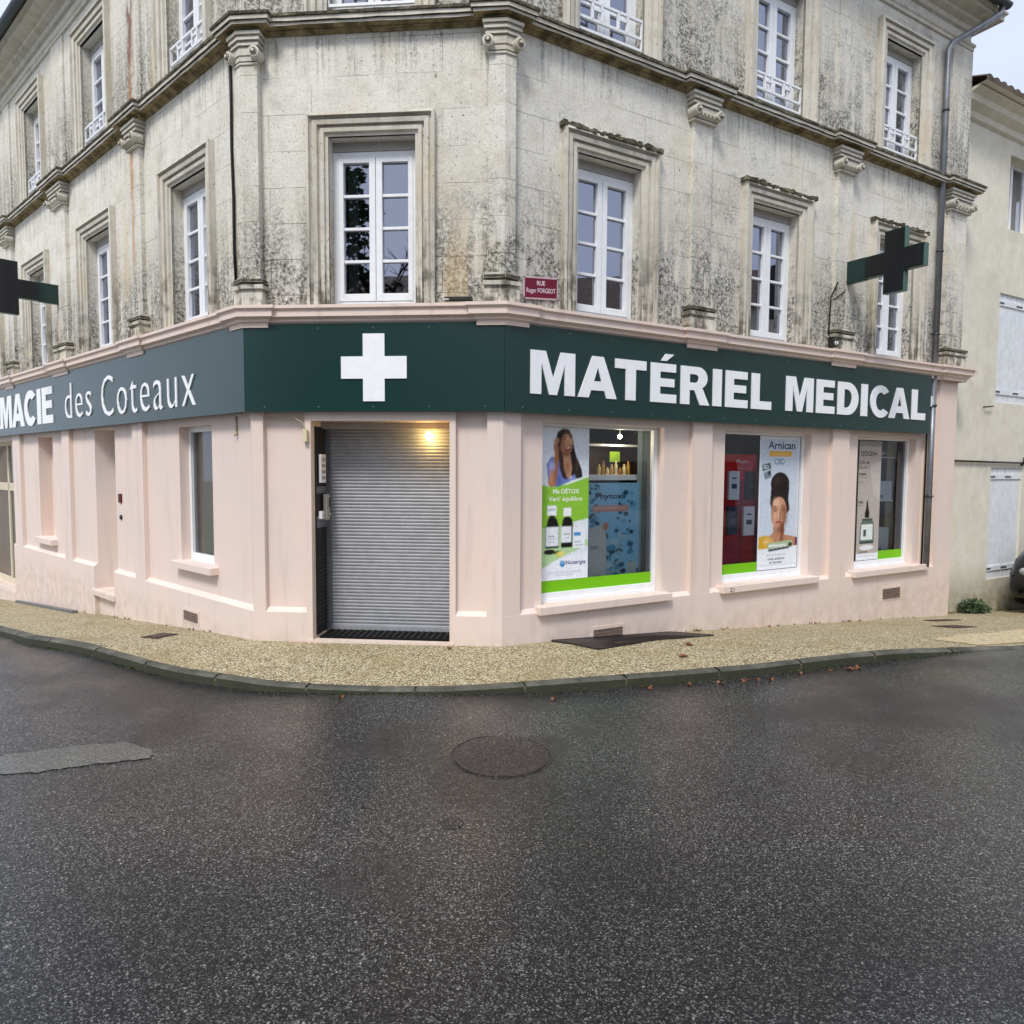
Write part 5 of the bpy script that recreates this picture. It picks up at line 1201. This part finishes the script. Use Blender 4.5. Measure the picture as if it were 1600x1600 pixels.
grate('cellar_grate', [_a, Vector((.94, 6.50)), Vector((2.14, 7.26)), FR.xy(2.15, GP+.03)][0:4] if False else [_a, FR.xy(.80, .47), FR.xy(2.42, .42), FR.xy(2.22, GP+.03)], 'rusty mesh cellar grate in the gravel under the first shop window', 'grate', bars=20)
def cover(name, pts, label, cat, m='rust', fn=zpave):
    mb = MB(); P = [Vector(p) for p in pts]; zf = lambda q, dz: V(q.x, q.y, fn(q.x, q.y)+dz)
    mb.hexa([zf(q, -.03) for q in P]+[zf(q, .007) for q in P], m)
    cx = sum((q for q in P), Vector((0, 0)))/4; I = [cx+(q-cx)*.82 for q in P]
    mb.hexa([zf(q, .007) for q in I]+[zf(q, .012) for q in I], m)
    return tag(mb.build(name, None, .003), label, cat)
cover('water_cover', [(-3.93, 7.36), (-3.70, 7.26), (-3.60, 7.52), (-3.84, 7.66)], 'small dark metal cover set in the gravel below the left window', 'cover')
cover('water_cover', [(5.56, 8.72), (5.95, 8.88), (5.84, 9.14), (5.40, 8.98)], 'rusty rectangular cover in the gravel near the right end, nearer one', 'cover')
cover('water_cover', [(5.95, 9.75), (6.45, 9.98), (6.36, 10.12), (5.85, 9.9)], 'narrow dark cover against the pink plinth at the right end, farther one', 'cover')
mb = MB(); p0, p1 = FL.xy(-8.75, GP+.06), FL.xy(-5.05, GP+.2)
mb.hexa([V(q.x, q.y, zpave(q.x, q.y)+dz) for dz in (-.05, .045) for q in (p0, p1, FL.xy(-5.05, GP+.12), FL.xy(-8.75, GP))], 'zinc')
tag(mb.build('metal_ramp_strip', None, .004), 'long flat grey metal strip lying along the foot of the left wall', 'metal strip')
# manhole in the road
def disc(name, cx, cy, r, label, cat, ringm, facem, detail=True):
    root = empty(name, (cx, cy, zroad(cx, cy)), label, cat); n = 48
    zf = lambda a, rr, dz: V(cx+rr*math.cos(a), cy+rr*math.sin(a), zroad(cx+rr*math.cos(a), cy+rr*math.sin(a))+dz)
    A = [2*math.pi*k/n for k in range(n)]
    mb = MB()
    for i in range(n):
        a, b = A[i], A[(i+1) % n]
        mb.face([zf(a, r, .002), zf(b, r, .002), zf(b, r*.965, .004), zf(a, r*.965, .004)], ringm)
        mb.face([zf(a, r*.965, .004), zf(b, r*.965, .004), zf(b, r*.95, -.008), zf(a, r*.95, -.008)], ringm)
        mb.face([zf(a, r*.95, -.008), zf(b, r*.95, -.008), zf(b, r*.92, -.008), zf(a, r*.92, -.008)], 'darkmetal')
    rel(mb.build('frame_ring'), root)
    mb = MB()
    for i in range(n):
        a, b = A[i], A[(i+1) % n]
        for r0, r1 in ((0, .3), (.3, .6), (.6, .935)):
            q = [zf(a, r*r1, .004), zf(b, r*r1, .004)]+([zf(b, r*r0, .004), zf(a, r*r0, .004)] if r0 else [zf(0, 0, .004)])
            mb.face(q, facem)
    if detail:
        for i in range(-7, 8):
            for j in range(-7, 8):
                x, y = i*r*.12, j*r*.12
                if x*x+y*y < (r*.84)**2: mb.box((cx+x, cy+y, zroad(cx+x, cy+y)+.005), (.022, .022, .006), facem)
    rel(mb.build('lid'), root)
disc('manhole_cover', -.06, 4.50, .335, 'large round manhole cover in the wet road in front of the corner', 'manhole', 'lid', 'lid', False)
disc('valve_cover', -.31, 3.62, .06, 'small round valve cover in the road, nearest to the viewer', 'cover', 'lid', 'lid', False)
disc('valve_cover', -.79, 3.82, .038, 'small round valve cover in the road left of the manhole', 'cover', 'lid', 'lid', False)
# fallen leaves
def leaf_mesh(sz, seed):
    rnd = random.Random(seed); mb = MB(); pts = []
    for k in range(14):
        a = 2*math.pi*k/14; r = sz*(1 if k % 2 == 0 else .55)*rnd.uniform(.8, 1.15)
        pts.append((r*math.cos(a), r*math.sin(a)*.75, .012*math.sin(a*2+seed)+.01))
    for i in range(14): mb.face([(0, 0, .004), pts[i], pts[(i+1) % 14]], 'dead')
    mb.tube([(0, 0, .006), (-sz*1.3, .01, .014)], .0025, 'dead', 5)
    return mb
LV = [(1.18, 5.95, .05, 'on the road below the kerb, leftmost one'), (1.55, 6.03, .035, ''), (1.84, 6.10, .035, ''), (2.08, 6.16, .055, ''), (2.33, 6.2, .03, ''), (3.2, 6.55, .05, ''), (3.32, 6.62, .045, ''), (3.28, 6.58, .035, ''), (2.67, 6.40, .035, ''),
      (1.80, 7.02, .06, 'p'), (1.64, 6.60, .06, 'p'), (-.60, 6.75, .05, 'p'), (2.20, 6.19, .03, ''), (-1.35, 5.5, .03, ''), (.35, 5.62, .028, ''), (3.0, 6.5, .03, ''), (-3.35, 7.75, .045, 'p')]
for i in range(9):
    q = FR.xy(2.6+.45*i+.5*math.sin(i*5.3), .0+.12*abs(math.sin(i*3.1))**2); LV.append((q.x, q.y, .022+.010*abs(math.sin(i*7)), 'p'))
for i, (x, y, sz, w_) in enumerate(LV):
    mb = leaf_mesh(sz, i+1); o = mb.build('fallen_leaf'); pv = w_ == 'p'
    o.location = (x, y, (zpave(x, y) if pv else zroad(x, y))+.004); o.rotation_euler = (0, 0, i*1.3)
    tag(o, 'brown fallen leaf lying on the gravel pavement' if pv else 'brown fallen leaf lying in the wet gutter below the kerb', 'leaf', 'leaves on the pavement' if pv else 'leaves in the gutter')
# weeds along the kerb: ground cover
mb = MB(); rnd = random.Random(4)
for _ in range(520):
    x = rnd.uniform(-5.5, 4.6); ky = kerb_y(x); dens = math.sin(x*5)+math.sin(x*13)*.6
    if dens < -.1: continue
    y = ky-.006-abs(rnd.gauss(0, .016)); z = zroad(x, y); h = rnd.uniform(.006, .022); a = rnd.uniform(0, 6.28); r = rnd.uniform(.004, .014)
    mb.face([(x-r*math.cos(a), y-r*math.sin(a), z), (x+r*math.cos(a), y+r*math.sin(a), z), (x+r*.4*math.cos(a+1), y+r*.4*math.sin(a+1)-.006, z+h)], 'moss')
o = mb.build('gutter_moss'); o['kind'] = 'stuff'; o['label'] = 'moss and tiny weeds along the foot of the kerb'
mb = MB()
for _ in range(520):
    F_, s_a, s_b, oo = rnd.choice(((FR, 2.3, 8.1, GP+.01), (FR, 8.15, 11.5, -.29), (FR, 8.15, 11.5, -.29), (FL, -8.5, -.2, GP+.01)))
    a_ = rnd.uniform(s_a, s_b)
    if math.sin(a_*3.1)+math.sin(a_*8.3)*.7 < .2: continue
    q = F_.xy(a_, oo+abs(rnd.gauss(0, .02))); z = zpave(q.x, q.y); h = rnd.uniform(.01, .04); a = rnd.uniform(0, 6.28); k_ = rnd.uniform(.004, .012)
    mb.face([(q.x-k_*math.cos(a), q.y-k_*math.sin(a), z), (q.x+k_*math.cos(a), q.y+k_*math.sin(a), z), (q.x+k_*math.cos(a+1), q.y+k_*math.sin(a+1), z+h)], 'moss')
o = mb.build('wall_foot_weeds'); o['kind'] = 'stuff'; o['label'] = 'tiny weeds where the walls meet the gravel'
# bush at the foot of the neighbour wall
def foliage(mb, c, rad, n, size, m, rnd):
    for _ in range(n):
        u = rnd.uniform(-1, 1); t = rnd.uniform(0, 6.283); r = rnd.random()**.45
        s_ = math.sqrt(1-u*u); p = V(c[0]+rad[0]*r*s_*math.cos(t), c[1]+rad[1]*r*s_*math.sin(t), c[2]+rad[2]*r*u)
        d = V(rnd.gauss(0, 1), rnd.gauss(0, 1), rnd.gauss(0, 1)).normalized(); e = d.orthogonal().normalized(); k = size*rnd.uniform(.6, 1.3)
        mb.face([p-d*k, p+e*k*.45, p+d*k, p-e*k*.45], m)
def bush(s, o, rad, n, label, group=None, seed=1):
    rnd = random.Random(seed); q = FR.xy(s, o); z = zpave(q.x, q.y); root = empty('wall_bush', (q.x, q.y, z), label, 'plant')
    mb = MB(); foliage(mb, (q.x, q.y, z+rad*.55), (rad*1.2, rad*.7, rad*.7), n, .03, 'leaf', rnd); rel(mb.build('foliage'), root)
    mb = MB()
    for k in range(6): a = k*1.05; mb.tube([(q.x, q.y, z), (q.x+rad*.6*math.cos(a), q.y+rad*.4*math.sin(a), z+rad*.8)], .006, 'bark', 5)
    rel(mb.build('stem'), root)
bush(8.95, -.12, .20, 620, 'small dark green bush at the foot of the cream wall beside the pink corner', seed=1)
bush(9.3, -.14, .12, 220, 'low patch of leafy weeds between the small bush and the black car', seed=2)

# ------------------------------------------------------------------ parked car (its nose shows at the right edge)
def make_car():
    s0 = 9.66; oc = .80; q = FR.xy(s0+2.0, oc); gz = zpave(FR.xy(s0+1.0, oc).x, FR.xy(s0+1.0, oc).y)-.02
    root = empty('parked_car', (q.x, q.y, gz), 'black hatchback parked nose in along the cream wall, cut by the right edge', 'car')
    P = lambda x, y, z: (lambda t: V(t.x, t.y, gz+z*1.2))(FR.xy(s0+x, oc-y))    # x back from the nose, y towards the wall
    # stations: x, half width low, half width high, belt z, roof z (or None), bottom z
    st = [(0.0, .60, .50, .52, .30), (.06, .74, .66, .66, .24), (.25, .84, .76, .78, .20), (.6, .87, .80, .88, .20), (1.0, .88, .82, .94, .20), (1.3, .88, .83, .97, .20),
          (2.2, .88, .84, .99, .20), (3.2, .88, .83, 1.0, .20), (3.75, .85, .78, .98, .22), (3.9, .78, .70, .88, .30)]
    mb = MB(); rings = []
    for x, wl, wh, bz, b0 in st:
        rg = [(-wl*.92, b0), (-wl, b0+.12), (-wl, b0+(bz-b0)*.55), (-wh, bz-.04), (-wh*.86, bz), (0, bz+.035), (wh*.86, bz), (wh, bz-.04), (wl, b0+(bz-b0)*.55), (wl, b0+.12), (wl*.92, b0)]
        rings.append([P(x, y, z) for y, z in rg])
    n = 11; vs = [p for r in rings for p in r]; fs = []
    for i in range(len(rings)-1):
        for k in range(n): fs.append((i*n+k, i*n+(k+1) % n, (i+1)*n+(k+1) % n, (i+1)*n+k))
    fs += [tuple(range(n))[::-1], tuple((len(rings)-1)*n+k for k in range(n))]
    mb.raw(vs, fs, 'carpaint', True); body = mb.build('body'); rel(body, root)
    cab = [(1.15, .70, .98), (1.75, .64, 1.36), (2.2, .62, 1.45), (3.0, .61, 1.43), (3.45, .62, 1.30), (3.8, .68, 1.0)]
    mb = MB(); rg = []
    for x, w_, z in cab: rg.append([P(x, -(.76 if z < 1.1 else .78), .96), P(x, -w_, z-.05), P(x, -w_*.8, z), P(x, w_*.8, z), P(x, w_, z-.05), P(x, (.76 if z < 1.1 else .78), .96)])
    n = 6; vs = [p for r in rg for p in r]; fs = []; fg = []
    for i in range(len(rg)-1):
        for k in range(n-1):
            f = (i*n+k, i*n+k+1, (i+1)*n+k+1, (i+1)*n+k)
            (fg if (k in (0, 4) or i in (0, len(rg)-2)) else fs).append(f)
    mb.raw(vs, fs, 'carpaint', True); mb.raw(vs, fg, 'room', True); rel(mb.build('cabin'), root)
    for x in (.78, 3.15):
        for sd in (-1, 1):
            mb = MB(); mb.tube([P(x, sd*.70, .30), P(x, sd*.885, .30)], .30, 'rubber', 28); wh = mb.build('wheel'); rel(wh, root)
            mb = MB(); mb.tube([P(x, sd*.885, .30), P(x, sd*.895, .30)], .2, 'zinc', 10); rm = mb.build('rim'); rm.parent = wh
    for sd in (-1, 1):
        mb = MB(); n = 12
        g = [P(.10+.10*abs(math.cos(t))*0+.02*math.cos(t), sd*(.50+.13*math.cos(t)), .60+.06*math.sin(t)) for t in [2*math.pi*k/n for k in range(n)]]
        g2 = [P(-.02+.16*max(0, (abs(.62+.14*math.cos(t))-.56))*2, sd*(.50+.11*math.cos(t)), .60+.05*math.sin(t)) for t in [2*math.pi*k/n for k in range(n)]]
        mb.raw(g+g2, [(i, (i+1) % n, n+(i+1) % n, n+i) for i in range(n)]+[tuple(range(n, 2*n))], 'chrome', True); rel(mb.build('headlight'), root)
    mb = MB(); mb.hexa([P(-.02, -.45, .30), P(-.02, .45, .30), P(.1, .45, .30), P(.1, -.45, .30), P(-.0, -.45, .44), P(-.0, .45, .44), P(.1, .45, .44), P(.1, -.45, .44)], 'rubber'); rel(mb.build('grille'), root)
make_car()

# ------------------------------------------------------------------ what stands across the streets (seen only in glass and wet road)
def far_house(cx, cy, w_, d_, h_, rz, label, nwin, zb=0):
    root = empty('street_house', (cx, cy, zb), label, 'house'); root.rotation_euler = (0, 0, rz)
    def loc(mb, name, par=root):
        o = mb.build(name); o.parent = par; return o
    mb = MB(); mb.box((0, 0, h_/2-.5), (w_, d_, h_+1), 'house'); loc(mb, 'wall')
    mb = MB(); e = .35; a, b = w_/2+e, d_/2+e
    v = [(-a, -b, h_), (a, -b, h_), (a, b, h_), (-a, b, h_), (-a*.75, 0, h_+2.1), (a*.75, 0, h_+2.1)]
    mb.raw(v, [(0, 1, 5, 4), (2, 3, 4, 5), (1, 2, 5), (3, 0, 4), (3, 2, 1, 0)], 'tile'); loc(mb, 'roof')
    for i in range(nwin):
        for z in (.9, 3.7):
            x = -w_/2+(i+.5)*w_/nwin
            mb = MB(); mb.box((x, d_/2+.01, z+.8), (.9, .06, 1.6), 'room'); wn = loc(mb, 'window')
            for sd in (-1, 1):
                mb = MB(); mb.box((x+sd*.72, d_/2+.03, z+.8), (.46, .05, 1.62), 'shutterpaint'); loc(mb, 'shutter', wn)
far_house(-4, -14.5, 20, 7, 7.6, 0, 'plain rendered house across the road behind the viewer', 6)
far_house(20.0, 3.0, 17, 7, 7.4, math.radians(72), 'rendered house with pale shutters across the right hand street', 6, -.5)
def conifer(x, y, h, r, label, seed):
    rnd = random.Random(seed); root = empty('conifer_tree', (x, y, 0), label, 'tree')
    mb = MB(); mb.tube([(x, y, -.3), (x, y, h*.5), (x, y, h*.97)], [r*.1, r*.06, .02], 'bark', 8); rel(mb.build('trunk'), root)
    mb = MB()
    for lv in range(26):
        t = lv/25; z = h*(.12+.86*t); rr = r*(1-t)**.8+.15; k = int(5+8*(1-t))
        for j in range(k):
            a = rnd.uniform(0, 6.28); L = rr*rnd.uniform(.65, 1.1)
            for q_ in range(7):
                f = (q_+.5)/7; c0 = V(x+math.cos(a)*L*f, y+math.sin(a)*L*f, z-L*f*.25)
                for _ in range(14):
                    c = c0+V(rnd.gauss(0, .16), rnd.gauss(0, .16), rnd.gauss(0, .12)); d = V(rnd.gauss(0, 1), rnd.gauss(0, 1), rnd.gauss(0, .5)).normalized(); e = d.orthogonal().normalized(); s_ = .17*rnd.uniform(.6, 1.3)
                    mb.face([c-d*s_, c+e*s_*.5, c+d*s_, c-e*s_*.5], 'leaf')
    rel(mb.build('crown'), root)
conifer(-10.0, -9.8, 18, 3.8, 'tall dark conifer across the road behind the viewer', 3)
def bare_tree(x, y, h, label, seed):
    rnd = random.Random(seed); root = empty('bare_tree', (x, y, 0), label, 'tree'); mb = MB(); tr = MB()
    tr.tube([(x, y, -.3), (x+.1, y, h*.25), (x, y+.1, h*.45)], [.22, .17, .12], 'bark', 8); rel(tr.build('trunk'), root)
    def grow(p, d, L, r, lv):
        e = p+d*L; mb.tube([p, p.lerp(e, .5)+V(rnd.gauss(0, .04), rnd.gauss(0, .04), 0)*L, e], [r, r*.8, r*.6], 'bark', 5, False)
        if lv == 0: return
        for _ in range(3):
            nd = (d+V(rnd.gauss(0, .45), rnd.gauss(0, .45), rnd.gauss(.1, .3))).normalized(); grow(e, nd, L*rnd.uniform(.6, .8), r*.6, lv-1)
    for a in range(5): grow(V(x, y+.1, h*.4), V(math.cos(a*1.26)*.6, math.sin(a*1.26)*.6, 1).normalized(), h*.2, .09, 4)
    rel(mb.build('branches'), root)
bare_tree(-6.9, -8.6, 10, 'leafless tree across the road behind the viewer', 5)
